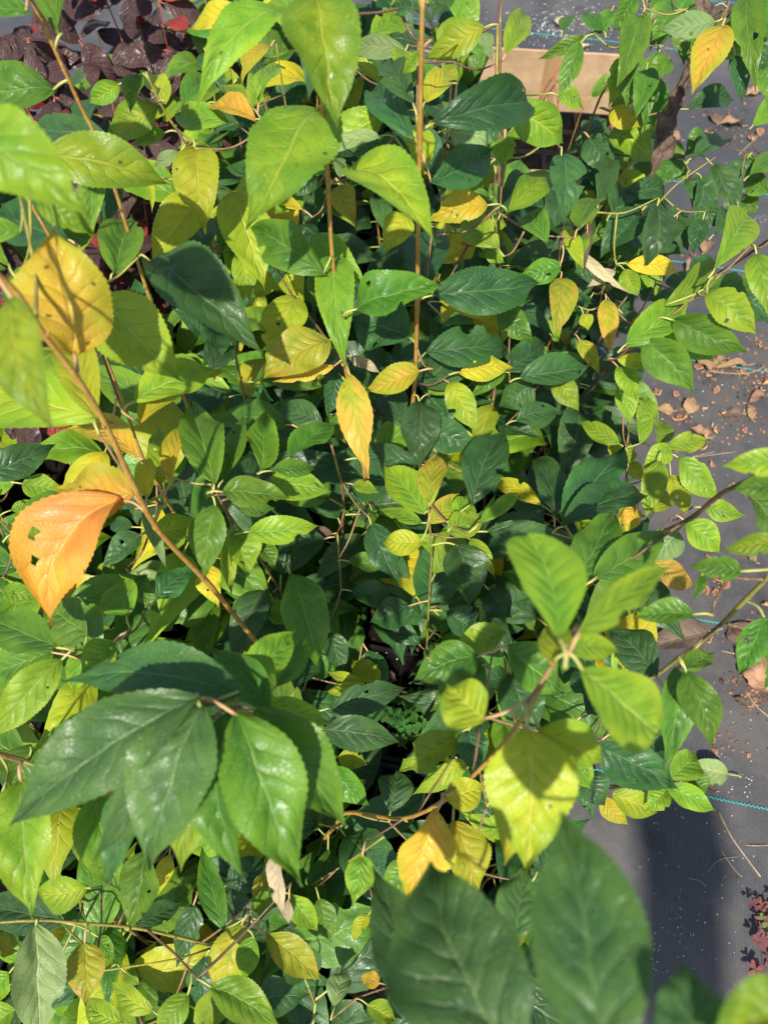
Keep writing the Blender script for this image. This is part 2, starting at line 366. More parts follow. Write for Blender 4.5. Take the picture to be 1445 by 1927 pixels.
# ------------------------------------------------------------------ the setting: cloth on the ground
TILT = -math.atan(.213)
mb = MB()
N = 46; ext = [(-30 + 60 * i / N) for i in range(N + 1)]
gx = sorted(set([-40., -20, -8, -4] + [round(-2.4 + .06 * i, 3) for i in range(81)] + [4., 8, 20, 40]))
gy = sorted(set([-40., -20, -8, -3] + [round(-1.2 + .06 * i, 3) for i in range(81)] + [6., 10, 20, 40]))
def ground_z(x, y):
    return .006 * (mnoise.noise(Vector((x * 1.7, y * 1.7, 3.3))) + .5 * mnoise.noise(Vector((x * 5, y * 5, 8.1)))) if abs(x) < 4 and abs(y) < 5 else 0
for y in gy:
    for x in gx: mb.v.append((x, y, ground_z(x, y)))
nx = len(gx)
for j in range(len(gy) - 1):
    for i in range(nx - 1):
        p = j * nx + i; mb.f.append((p, p + 1, p + nx + 1, p + nx)); mb.m.append(0)
ground = mb.build('ground', M_FAB); ground.rotation_euler.z = TILT
tag(ground, kind='structure'); ground['label'] = 'black woven ground cloth dusted with dirt and dry leaf crumbs'
cT, sT = math.cos(TILT), math.sin(TILT)
def g2w(x, y): return Vector((cT * x - sT * y, sT * x + cT * y, ground_z(x, y)))
def w2g(p): return (cT * p[0] + sT * p[1], -sT * p[0] + cT * p[1])
def onground(px, py, dz=0.):
    p = at(px, py, 0); x, y = w2g(p); q = g2w(x, y); q.z += dz; return q
for k in (0, 1, 3, 4, 5, 7, 8, 9):
    y0 = .354 + .330 * k; mb = MB(); pts = []
    x = -2.0 if k > 5 else .1
    i = 0
    while x < 2.3:
        yy = y0 + .004 * math.sin(x * 9 + k) + (.0017 if i % 2 else -.0017)
        pts.append((x, yy, ground_z(x, yy) + .0014)); x += .0035; i += 1
    mb.tube(pts, .0009, 4, 0)
    mb.build('stitch_line', M_TEAL, ground)

# ------------------------------------------------------------------ black trays of soil
CELL = .09; NC = 4; TW = CELL * NC + .012; TH = .062
def tray_meshes():
    a = MB(); t = .0025; o = TW / 2
    for (lo, hi) in (((-o, -o, 0), (o, -o + t, TH)), ((-o, o - t, 0), (o, o, TH)), ((-o, -o + t, 0), (-o + t, o - t, TH)), ((o - t, -o + t, 0), (o, o - t, TH))): a.quad_box(lo, hi)
    for (lo, hi) in (((-o - .005, -o - .005, TH), (o + .005, -o + t, TH + .003)), ((-o - .005, o - t, TH), (o + .005, o + .005, TH + .003)), ((-o - .005, -o + t, TH), (-o + t, o - t, TH + .003)), ((o - t, -o + t, TH), (o + .005, o - t, TH + .003))): a.quad_box(lo, hi)
    a.quad_box((-o + t, -o + t, .001), (o - t, o - t, .004))
    wall = a.mesh('tray_wall', [M_TRAY], False)
    d = MB(); d.quad_box((-.0022, -o + t, .006), (.0022, o - t, TH - .003)); d.quad_box((-.0038, -o + t, TH - .003), (.0038, o - t, TH + .001))
    div = d.mesh('divider', [M_TRAY], False)
    s = MB(); n = 30; e = o - t
    for j in range(n + 1):
        for i in range(n + 1):
            x = -e + 2 * e * i / n; y = -e + 2 * e * j / n
            s.v.append((x, y, .044 + .012 * mnoise.noise(Vector((x * 14, y * 14, 1))) + .006 * mnoise.noise(Vector((x * 45, y * 45, 5)))))
    for j in range(n):
        for i in range(n):
            p = j * (n + 1) + i; s.f.append((p, p + 1, p + n + 2, p + n + 1)); s.m.append(0)
    soil = s.mesh('soil', [M_SOIL])
    return wall, div, soil
mw, mdv, msl = tray_meshes()
TRAY_RIGHT = .215
for r in range(-2, 6):
    for c in range(4):
        e = empty('nursery_tray', g2w(TRAY_RIGHT - TW / 2 - c * (TW + .014), -.10 + TW / 2 + r * (TW + .014)) + Vector((0, 0, .004)))
        e.rotation_euler.z = TILT + R.uniform(-.015, .015)
        tag(e, 'black plastic tray of square soil cells under the leafy saplings', 'tray', 'trays packed edge to edge under the saplings')
        def child(me, nm, loc=(0, 0, 0), rz=0):
            o = bpy.data.objects.new(nm, me); C.objects.link(o); o.parent = e; o.location = loc; o.rotation_euler.z = rz; return o
        child(mw, 'tray_wall'); child(msl, 'soil', rz=R.choice((0, math.pi / 2, math.pi, -math.pi / 2)))
        for k in range(1, NC):
            child(mdv, 'divider', (-CELL * NC / 2 + CELL * k, 0, 0)); child(mdv, 'divider', (0, -CELL * NC / 2 + CELL * k, .0006), math.pi / 2)

# post added out of view behind the camera to shade a strip of cloth
pe = empty('added_shade_post', (.20, -1.72, 0)); tag(pe, 'square timber post added out of view to shade a strip of the ground cloth', 'post')
m = MB(); m.quad_box((-.06, -.06, -.002), (.06, .06, 2.62)); o = m.build('shaft', plain_mat('weathered_timber', (.20, .15, .10), (.30, .24, .17), 12, .8, .4), pe, False); b_ = o.modifiers.new('edge', 'BEVEL'); b_.width = .006; b_.segments = 2
m = MB(); m.quad_box((-.075, -.075, 2.62), (.075, .075, 2.65)); m.build('cap', M_CORE, pe, False)

# loose bits on the soil: grains of perlite and bark, uncountable
def bit(mb, p, s, rng, flat=.6):
    n = len(mb.v)
    q = Matrix.Rotation(rng.uniform(0, 6.28), 3, 'Z') @ Matrix.Rotation(rng.uniform(-.6, .6), 3, 'X')
    for d in ((1, 0, 0), (0, 1, 0), (-1, 0, 0), (0, -1, 0), (0, 0, 1), (0, 0, -1)):
        vv = q @ Vector((d[0] * s * rng.uniform(.5, 1.3), d[1] * s * rng.uniform(.4, 1.1), d[2] * s * flat * rng.uniform(.5, 1.1)))
        mb.v.append(tuple(Vector(p) + vv))
    for f in ((0, 1, 4), (1, 2, 4), (2, 3, 4), (3, 0, 4), (1, 0, 5), (2, 1, 5), (3, 2, 5), (0, 3, 5)):
        mb.f.append(tuple(n + i for i in f)); mb.m.append(0)
rg = random.Random(5)
mp, mc = MB(), MB()
for i in range(5200):
    x = rg.uniform(-1.25, TRAY_RIGHT - .01); y = rg.uniform(-.4, 2.0)
    p = g2w(x, y); p.z = .052 + rg.uniform(0, .006)
    (bit(mp, p, rg.uniform(.0012, .0026), rg) if rg.random() < .3 else bit(mc, p, rg.uniform(.002, .0065), rg))
o = mp.build('perlite_grains', M_PERL, smooth_=False); tag(o, 'white perlite grains sprinkled over the dark potting soil', 'perlite', kind='stuff')
o = mc.build('bark_mulch', M_CRUMBD, smooth_=False); tag(o, 'dark bark chips and compost crumbs on the tray soil', 'mulch', kind='stuff')

# ------------------------------------------------------------------ cardboard box of black pots behind
bx = empty('cardboard_box', (0.43, 1.90, .004)); bx.rotation_euler.z = -.10
tag(bx, 'open tan cardboard box holding black pots behind the saplings', 'box')
def panel(nm, lo, hi, par=bx):
    m = MB(); m.quad_box(lo, hi); o = m.build(nm, [M_CARD], par, False)
    bv = o.modifiers.new('edge', 'BEVEL'); bv.width = .0015; bv.segments = 2
    return o
hx, hy, tt = .185, .145, .005
panel('base_panel', (-hx, -hy, 0), (hx, hy, tt))
panel('front_panel', (-hx, -hy, tt + .0005), (hx, -hy + tt, .115))
panel('back_panel', (-hx, hy - tt, tt + .0005), (hx, hy, .26))
panel('side_panel', (-hx, -hy + tt + .0005, tt + .0005), (-hx + tt, hy - tt - .0005, .115))
panel('side_panel', (hx - tt, -hy + tt + .0005, tt + .0005), (hx, hy - tt - .0005, .115))
m = MB(); m.v = [(-hx + .01, 0, 0), (hx - .01, 0, 0), (hx - .02, -.004, .07), (-hx + .016, -.006, .068)]; m.f = [(0, 1, 2, 3)]; m.m = [0]
fl = m.build('flap', M_CARD, bx, False); fl.location = (0, hy + .001, .2605); fl.rotation_euler.x = -2.3; sm = fl.modifiers.new('thick', 'SOLIDIFY'); sm.thickness = .004
m = MB(); m.quad_box((-.02, hy - tt - .0012, .10), (.02, hy - tt - .0006, .2595)); m.build('tape', plain_mat('brown_tape', (.30, .185, .09), (.36, .225, .11), 20, .3, .1), bx, False)
def pot(loc, rz):
    e = empty('black_pot', loc); e.rotation_euler.z = rz
    tag(e, 'square black pot standing inside the open cardboard box', 'pot', 'black pots standing in the cardboard box')
    m = MB(); s0, s1, h = .030, .041, .09
    ring = lambda s, z: [(-s, -s, z), (s, -s, z), (s, s, z), (-s, s, z)]
    m.v = ring(s0, 0) + ring(s1, h) + ring(s1 + .004, h) + ring(s1 + .004, h + .006) + ring(s1 - .002, h + .006) + ring(s1 - .004, h - .02)
    for k in range(5):
        for j in range(4): m.f.append((k * 4 + j, k * 4 + (j + 1) % 4, k * 4 + 4 + (j + 1) % 4, k * 4 + 4 + j)); m.m.append(0)
    m.f.append((3, 2, 1, 0)); m.m.append(0)
    m.build('pot_wall', M_TRAY, e, False)
    s = MB(); n = 6
    for j in range(n + 1):
        for i in range(n + 1): s.v.append((-.038 + .076 * i / n, -.038 + .076 * j / n, .070 + rg.uniform(-.003, .004)))
    for j in range(n):
        for i in range(n): p = j * (n + 1) + i; s.f.append((p, p + 1, p + n + 2, p + n + 1)); s.m.append(0)
    s.build('soil', M_SOIL, e)
    if rg.random() < .6: return
    t = MB(); a = rg.uniform(-.3, .3); b = rg.uniform(-.3, .3)
    t.tube([(0, 0, .065), (a * .05, b * .05, .12), (a * .12, b * .1, .19), (a * .25, b * .2, .27)], [.0026, .0022, .0018, .0014], 6); t.build('stem', M_REDSTEM, e)
for i in range(4):
    for j in range(3):
        lp = Vector((-.134 + .0893 * i, -.094 + .093 * j, .0055)); q = Matrix.Rotation(-.10, 3, 'Z') @ lp
        pot(Vector((.43, 1.90, .004)) + q, -.10 + rg.uniform(-.04, .04))

# ------------------------------------------------------------------ litter on the cloth
def dry_leaf(px, py, size, tone, rz, label, lift=.004, asp=.5, cr=.16, group=None):
    me = leaf_mesh('dry_leaf', blade(size, size * asp, 14, 6, fold=.5, arch=.12, lat=rg.uniform(-.08, .08), wavy=.12, crumple=cr, rng=rg), TONE[tone], [(0, 0, 0), (0, -size * .1, .002), (.003, -size * .22, .001)], .0009, M_STRAW)
    o = bpy.data.objects.new('dry_leaf', me); C.objects.link(o)
    p = onground(px, py); o.rotation_euler = (rg.uniform(-.12, .12), rg.uniform(-.35, .35), rz); o.location = p
    rm = o.rotation_euler.to_matrix(); zmin = min((rm @ v.co).z for v in me.vertices); o.location.z = p.z - zmin + .0008
    tag(o, label, 'dry leaf', group); return o
DT = dict(T='tan', B='dark brown', C='pale cream')
dry_leaf(1330, 1195, .125, 'B', 1.75, 'large flat brown dried leaf beside the teal stitching', asp=.48, cr=.06)
dry_leaf(1450, 1310, .10, 'T', .5, 'big crumpled tan dried leaf at the edge of the cloth', asp=.6, cr=.3)
dry_leaf(1405, 690, .085, 'T', 1.7, 'long curled tan dried leaf among the husk crumbs', asp=.3)
for (px, py, s, tn, rz, asp) in [(1285, 455, .055, 'T', 1.9, .6), (1262, 470, .05, 'C', .4, .55), (1320, 480, .06, 'T', -.6, .6), (1300, 500, .045, 'T', 2.5, .7), (1395, 240, .075, 'T', 1.5, .5), (1350, 235, .055, 'B', .2, .6),
        (1280, 265, .05, 'T', 1.2, .6), (1320, 260, .05, 'T', -1.0, .4), (1430, 175, .06, 'T', 2.0, .6), (1410, 110, .05, 'T', .4, .6), (1435, 60, .06, 'T', 1.1, .6), (990, 70, .07, 'B', 1.5, .6), (1055, 55, .05, 'C', .5, .7),
        (1335, 700, .05, 'T', .6, .6), (1365, 680, .045, 'T', 2.2, .6), (1290, 780, .05, 'T', -.4, .7), (1265, 775, .04, 'T', 1.4, .6), (1330, 825, .045, 'T', .9, .6), (1395, 780, .05, 'B', 1.6, .5), (1415, 790, .04, 'T', 0., .5), (1440, 745, .05, 'T', 2., .5),
        (1420, 1060, .03, 'T', .7, .5), (1425, 1180, .04, 'T', 1.9, .5), (1385, 1215, .035, 'B', .3, .6), (1410, 1200, .045, 'B', 1.1, .6), (1345, 1490, .022, 'B', 1.2, .6), (1430, 1240, .04, 'T', -.6, .6), (1405, 1330, .03, 'B', 1., .5), (1180, 60, .05, 'C', 1., .7), (1110, 90, .04, 'C', 2., .7), (1255, 130, .05, 'T', 2., .7), (1300, 120, .05, 'T', .3, .6)]:
    dry_leaf(px, py, s, tn, rz, 'small crumpled %s dried leaf scrap lying on the black ground cloth' % DT[tn], asp=asp, group='%s dried leaf scraps on the cloth' % DT[tn])
# fallen leaf on the soil under the plants
for (px, py, s, tn, rz) in [(640, 1195, .05, 'T', .4), (660, 1240, .05, 'C', 2.8), (745, 1280, .05, 'B', 1.3), (700, 1235, .05, 'T', 1.8), (590, 1560, .05, 'B', .4), (640, 1545, .06, 'T', 1.4), (560, 1800, .05, 'B', .7), (620, 1760, .045, 'T', 2.), (620, 1640, .05, 'B', .1), (700, 1570, .045, 'T', 2.6), (200, 1650, .05, 'B', 1.), (380, 1720, .05, 'T', .5), (400, 1690, .045, 'B', 2.),
        (340, 1850, .05, 'B', .2), (310, 1830, .04, 'T', 1.2), (600, 1000, .05, 'B', 1.5), (580, 950, .05, 'T', 0.5), (800, 1330, .05, 'T', 1.), (760, 1400, .04, 'T', .1), (1090, 770, .05, 'T', .2), (560, 1870, .05, 'B', 1.8), (680, 1700, .04, 'B', 1.2)]:
    o = dry_leaf(px, py, s, tn, rz, 'crumpled %s fallen leaf lying on dark tray soil under the saplings' % DT[tn], group='%s fallen leaves on the tray soil' % DT[tn])
    zmin = min((o.rotation_euler.to_matrix() @ v.co).z for v in o.data.vertices); pz = at(px, py, .056); o.location = pz; o.location.z = .053 - zmin
# cup-shaped husks
def husk_mesh(rng):
    m = MB(); n = 9; r = 1.0
    prof = [(0.02, 0.0), (.55, .05), (.92, .28), (1.0, .55), (.86, .60), (.5, .36), (.02, .28)]
    wob = [rng.uniform(.62, 1.25) for _ in range(n)]; hz = [rng.uniform(.4, 1.6) for _ in range(n)]
    for k, (pr, pz) in enumerate(prof):
        for j in range(n):
            a = 2 * math.pi * j / n; m.v.append((pr * wob[j] * math.cos(a), pr * wob[j] * math.sin(a), pz * (hz[j] if 1 < k < 6 else 1)))
    for k in range(len(prof) - 1):
        for j in range(n): m.f.append((k * n + j, k * n + (j + 1) % n, (k + 1) * n + (j + 1) % n, (k + 1) * n + j)); m.m.append(0 if k < 4 else 1)
    m.f.append(tuple(reversed(range(n)))); m.m.append(0)
    m.f.append(tuple((len(prof) - 1) * n + j for j in range(n))); m.m.append(1)
    return m.mesh('husk', [M_POD, M_PODD])
HM = [husk_mesh(rg) for _ in range(12)]
for (px, py, s) in [(1311, 695, 9), (1248, 692, 8), (1324, 772, 7), (1268, 745, 7), (1327, 1109, 9), (1350, 1090, 12), (1362, 1100, 9), (1346, 1115, 8), (1437, 1140, 10), (1332, 1050, 6), (1337, 800, 5), (1345, 815, 6), (1310, 830, 8), (1336, 873, 6), (1321, 845, 8), (1280, 790, 9), (1300, 775, 8), (1265, 790, 7), (1325, 825, 7), (1376, 690, 8), (1395, 700, 7), (1346, 735, 8), (1440, 724, 8), (1340, 760, 6), (1328, 1205, 9), (1425, 653, 6), (1336, 1393, 7), (1236, 743, 9), (1420, 640, 5), (1430, 735, 7), (1360, 780, 6), (1410, 265, 8), (1425, 250, 9), (1375, 230, 8), (1350, 1060, 5), (1400, 810, 6)]:
    o = bpy.data.objects.new('husk', rg.choice(HM)); C.objects.link(o); p = onground(px, py); zz = (p - CAM).dot(FW)
    sc = s * zz / FPX; o.location = p + Vector((0, 0, sc * .3)); o.scale = (sc, sc * rg.uniform(.8, 1.1), sc * rg.uniform(.8, 1.5)); o.rotation_euler = (rg.uniform(-.8, .8), rg.uniform(-.8, .8), rg.uniform(0, 6.3))
    tag(o, 'small tan cup-shaped dried husk lying on the black cloth', 'husk', 'tan husks scattered on the ground cloth')
# crumbs and perlite dust
mc, md, mp = MB(), MB(), MB()
CL = [(1350, 690, 45, 120), (1270, 780, 35, 90), (1325, 830, 30, 70), (1400, 785, 40, 80), (1420, 720, 40, 90), (1350, 235, 60, 120), (1420, 160, 50, 90), (1300, 470, 50, 90), (1400, 1190, 35, 130), (1395, 1290, 40, 60), (1420, 1320, 30, 80), (1430, 640, 40, 50), (1435, 1250, 30, 60), (1390, 1400, 40, 30), (1420, 100, 60, 80), (1290, 1220, 30, 20), (1330, 60, 80, 60), (1345, 1100, 20, 20), (1160, 150, 50, 30)]
for (px, py, sp_, n) in CL:
    for _ in range(n):
        x, y = rg.gauss(px, sp_ * .6), rg.gauss(py, sp_ * .45); p = onground(x, y, .0012)
        bit(mc if rg.random() < .7 else md, p, rg.choice((.0015, .002, .003, .0045, .006)) * rg.uniform(.7, 1.2), rg, .5)
for _ in range(900):
    p = onground(rg.uniform(1000, 1470), rg.uniform(0, 1900), .0008); bit(md if rg.random() < .6 else mc, p, rg.uniform(.0006, .0020), rg, .5)
for (px, py, sx, sy, n) in [(1080, 40, 60, 18, 260), (1040, 55, 40, 12, 120), (1190, 40, 40, 20, 90), (990, 85, 30, 6, 20), (1060, 95, 40, 8, 30), (1300, 1400, 80, 250, 60), (1380, 320, 60, 80, 40), (1330, 1600, 70, 150, 60), (1330, 750, 60, 90, 50), (720, 30, 60, 20, 40), (1400, 1470, 10, 12, 14), (1430, 410, 8, 8, 20), (1240, 1780, 40, 60, 60)]:
    for _ in range(n):
        p = onground(rg.gauss(px, sx), rg.gauss(py, sy), .001); bit(mp, p, rg.uniform(.0007, .0017) * (1.7 if py < 120 else 1), rg, .7)
tag(mc.build('leaf_crumbs', M_CRUMB, smooth_=False), 'reddish brown leaf crumbs strewn over the black ground cloth', 'crumbs', kind='stuff')
tag(md.build('dirt_crumbs', M_CRUMBD, smooth_=False), 'dark dirt specks scattered over the black ground cloth', 'dirt', kind='stuff')
tag(mp.build('perlite_specks', M_PERL, smooth_=False), 'white perlite specks scattered over the black ground cloth', 'perlite', kind='stuff')
# straws
for (pts, r) in [([(1350, 1527), (1370, 1570), (1392, 1600), (1430, 1650)], .0012), ([(1355, 1600), (1378, 1635), (1395, 1650)], .0007), ([(1400, 1590), (1420, 1592), (1450, 1590)], .0007), ([(1295, 1653), (1315, 1658), (1326, 1668)], .0006), ([(1355, 1225), (1385, 1232), (1420, 1230)], .0009), ([(1400, 1300), (1420, 1330), (1445, 1350)], .001), ([(1205, 1375), (1225, 1390), (1240, 1405)], .0009), ([(1385, 850), (1300, 862), (1345, 850)], .0008), ([(1330, 700), (1400, 705), (1440, 690)], .0009), ([(1390, 290), (1420, 262), (1435, 240)], .0012), ([(1165, 790), (1185, 815), (1210, 830)], .001), ([(1330, 1640), (1352, 1618), (1388, 1612)], .0005)]:
    m = MB(); m.tube(smooth_path([onground(x, y, r * .9 + (.003 if i == 1 else 0)) for i, (x, y) in enumerate(pts)], 4), r, 5)
    tag(m.build('dry_straw', M_STRAW), 'thin dry straw lying on the black ground cloth', 'straw', 'dry straws on the ground cloth')
# small three-leaved weeds
def leaflet(size, rng):
    vs = []; n = 8
    pts = [(0, 0), (.28, .30), (.50, .68), (.46, .95), (.25, 1.02), (0, .80), (-.25, 1.02), (-.46, .95), (-.50, .68), (-.28, .30)]
    return [(x * size, y * size, abs(x) * size * .35) for x, y in pts]
def weed(px, py, n, tone, smat, label, h0=0., spread=.03, hh=.03, sz=.011, group=None):
    base = onground(px, py) if h0 == 0 else at(px, py, h0)
    e = empty('clover_weed', base); tag(e, label, 'weed', group)
    for k in range(n):
        a = rg.uniform(0, 6.28); r = spread * rg.uniform(.2, 1); top = Vector((r * math.cos(a), r * math.sin(a), hh * rg.uniform(.5, 1.2)))
        m = MB(); m.tube(smooth_path([(0, 0, 0), (top.x * .5, top.y * .5, top.z * .75), top], 3), .0006, 4); m.build('stalk', smat, e)
        s = sz * rg.uniform(.8, 1.2); vv = []; ff = []; uu = []
        a0 = rg.uniform(0, 6.28); tilt = Matrix.Rotation(rg.uniform(-.4, .4), 3, 'X') @ Matrix.Rotation(rg.uniform(-.4, .4), 3, 'Y')
        for q in range(3):
            rot = Matrix.Rotation(a0 + q * 2.094, 3, 'Z'); n0 = len(vv)
            P_ = leaflet(s, rg); c = (0, s * .5, 0)
            for p in P_ + [c]: vv.append(tuple(top + tilt @ (rot @ Vector(p)))); uu.append((.5 + p[0] / s * .8, p[1] / s))
            for i in range(10): ff.append((n0 + i, n0 + (i + 1) % 10, n0 + 10))
        me = leaf_mesh('leaf', (vv, ff, uu), TONE[tone]); o = bpy.data.objects.new('leaf', me); C.objects.link(o); o.parent = e
for (px, py) in [(1432, 1685), (1446, 1765), (1436, 1822)]:
    weed(px, py, 5, 'X', M_REDSTEM, 'low reddish three-leaved weed creeping over the edge of the cloth', spread=.03, hh=.025, sz=.0105, group='reddish weeds at the edge of the cloth')
weed(1437, 1738, 5, 'P', M_PET, 'low grey-green three-leaved weed among the reddish weeds', spread=.015, hh=.02, sz=.010)
for (px, py) in [(768, 1350), (750, 1380), (775, 1370)]:
    weed(px, py, 8, 'Z', M_PET, 'bright green clover weed in a dark gap below the orange-leaved branch', h0=.05, spread=.03, hh=.06, sz=.014, group='green clover weeds in a soil gap')
for (px, py) in [(1010, 610), (1035, 590), (1060, 640), (1025, 640)]:
    weed(px, py, 9, 'Z', M_PET, 'dark green clover weed in the shade beside the cloth', h0=.05, spread=.05, hh=.08, sz=.016, group='shaded clover weeds under the branches')

# ------------------------------------------------------------------ saplings: stems
STEMS = []      # dict(path=[Vector], plant=empty, zs)
PLANTS = {}
def soil_h(p):
    x, y = w2g(p); return .05 if (-1.28 < x < TRAY_RIGHT and -.1 < y < 2.1) else .0
def add_stem(key, path, mat, r0, r1, label=None, group=None, nm='stem', name='sapling', cat='sapling', parent=None):
    """path runs from the foot up to the tip"""
    if parent is None:
        e = empty(name, Vector((path[0].x, path[0].y, path[0].z)))
        tag(e, label, cat, group); PLANTS[key] = e
    else: e = PLANTS[parent]
    dense = [path[0]]
    for q in path[1:]:
        n_ = max(1, int((q - dense[-1]).length / .07)); s0 = dense[-1]
        dense += [s0.lerp(q, (i + 1) / n_) for i in range(n_)]
    pp = smooth_path(dense, 3); k = len(pp); org = Vector(e.location)
    rad = []
    for i in range(k):
        t = i / (k - 1); rad.append((r0 * .66 * (1 - t) + r1 * .60 * t) * (1.18 if i % 6 == 0 else 1))
    m = MB(); m.tube([p - org for p in pp], rad, 8)
    for i in range(3, k - 1, 6):          # buds and leaf scars at the nodes
        a_ = i * 2.4; t_ = (pp[i + 1] - pp[i]).normalized(); s_ = t_.orthogonal().normalized(); s_ = Matrix.Rotation(a_, 3, t_) @ s_
        b0 = pp[i] - org + s_ * rad[i] * .5
        m.tube([b0, b0 + s_ * rad[i] * 1.0 + t_ * rad[i] * .6, b0 + s_ * rad[i] * 1.5 + t_ * rad[i] * 2.2], [rad[i] * .75, rad[i] * .6, rad[i] * .15], 5)
    m.build(nm, mat, e)
    st = dict(path=pp, plant=e, key=parent or key, n=0); STEMS.append(st); return st
def line_stem(top, h, mids, foot):
    T = at(*top, h); F = at(*foot, .045); d = (T - F).normalized(); out = [F]
    L = (T - F).length; last = 0
    for (px, py) in reversed(mids):
        r = ray(px, py).normalized(); w0 = CAM - F; b = r.dot(d); dd = r.dot(w0); e = d.dot(w0)
        s = (b * e - dd) / (1 - b * b); tt_ = (e + b * s)
        if tt_ <= last + .01 or tt_ >= L: continue
        last = tt_; q = CAM + r * s; lim = F + d * tt_
        out.append(lim + (q - lim) * min(1, .09 / max((q - lim).length, 1e-6)))
    out.append(T); return out
OR, OL, BR, BD = M_STEM, M_STEMG, M_STEMB, M_STEMD
LS = [
 ('S1', (57, -5), 1.10, [(82,45),(150,195),(180,255),(215,350),(240,430),(275,540)], (475,1118), OR, .0042, .0026, 'tall sapling with olive stem before the maroon shrubs, broad green drooping leaves'),
 ('S2', (275, 135), .98, [(300,190),(330,240),(367,280)], (516,1034), OL, .004, .0018, 'slim sapling with small yellow-green folded leaves at its tip beside the maroon shrubs'),
 ('S3', (600, 60), 1.09, [(605,180),(615,300),(625,480),(650,690),(686,890),(697,975)], (702,1165), OR, .0055, .0026, 'tall upright sapling with brown stem and large mottled lime-green leaves'),
 ('S4', (795, -10), 1.12, [(793,90),(790,265),(787,420),(785,560),(782,690)], (748,1130), OR, .0055, .0028, 'tall upright sapling with ochre stem and very dark green leaves'),
 ('S5', (941, -10), .95, [(940,200),(938,470),(945,570)], (905,1000), BR, .005, .0028, 'tall sapling with straight brown stem and yellow-green leaves in front of the cardboard box'),
 ('S6', (1375, -10), .92, [(1355,35),(1300,110),(1250,210),(1170,330),(1130,390),(1045,510),(1010,570)], (960,730), OL, .005, .0024, 'leaning sapling with shrivelled brown leaves and one orange-yellow leaf at its tip'),
 ('S7', (1217, -5), .85, [(1205,50),(1128,185),(1085,310),(1050,430)], (985,690), BR, .005, .0024, 'dark green sapling with narrow hanging leaves beside the cardboard box'),
 ('S8', (1465, 438), .82, [(1405,480),(1330,530),(1265,590),(1200,645),(1140,695),(1080,770)], (975,900), BD, .0055, .0026, 'sapling leaning far out over the cloth with fresh green pointed leaves along a dark stem'),
 ('S9', (-30, 490), 1.12, [(35,555),(85,632),(145,710),(200,800),(248,905),(300,1000),(390,1095),(480,1205),(590,1330)], (625,1365), OR, .0055, .0026, 'sapling with ochre stem carrying big orange and amber leaves'),
 ('S10', (45, 360), 1.0, [(108,472),(195,665),(237,770),(268,860)], (490,1250), OR, .0048, .0024, 'sapling with ochre stem behind the orange-leaved one, glossy bright green leaf'),
 ('S12', (806, 945), .70, [(808,985),(812,1050),(807,1130),(803,1220)], (800,1290), OL, .0035, .0016, 'young sapling with a rosette of light green and half-yellow leaves at its tip'),
]
for (k, top, h, mids, foot, mt, r0, r1, lab) in LS:
    add_stem(k, line_stem(top, h, mids, foot), mt, r0, r1, lab)
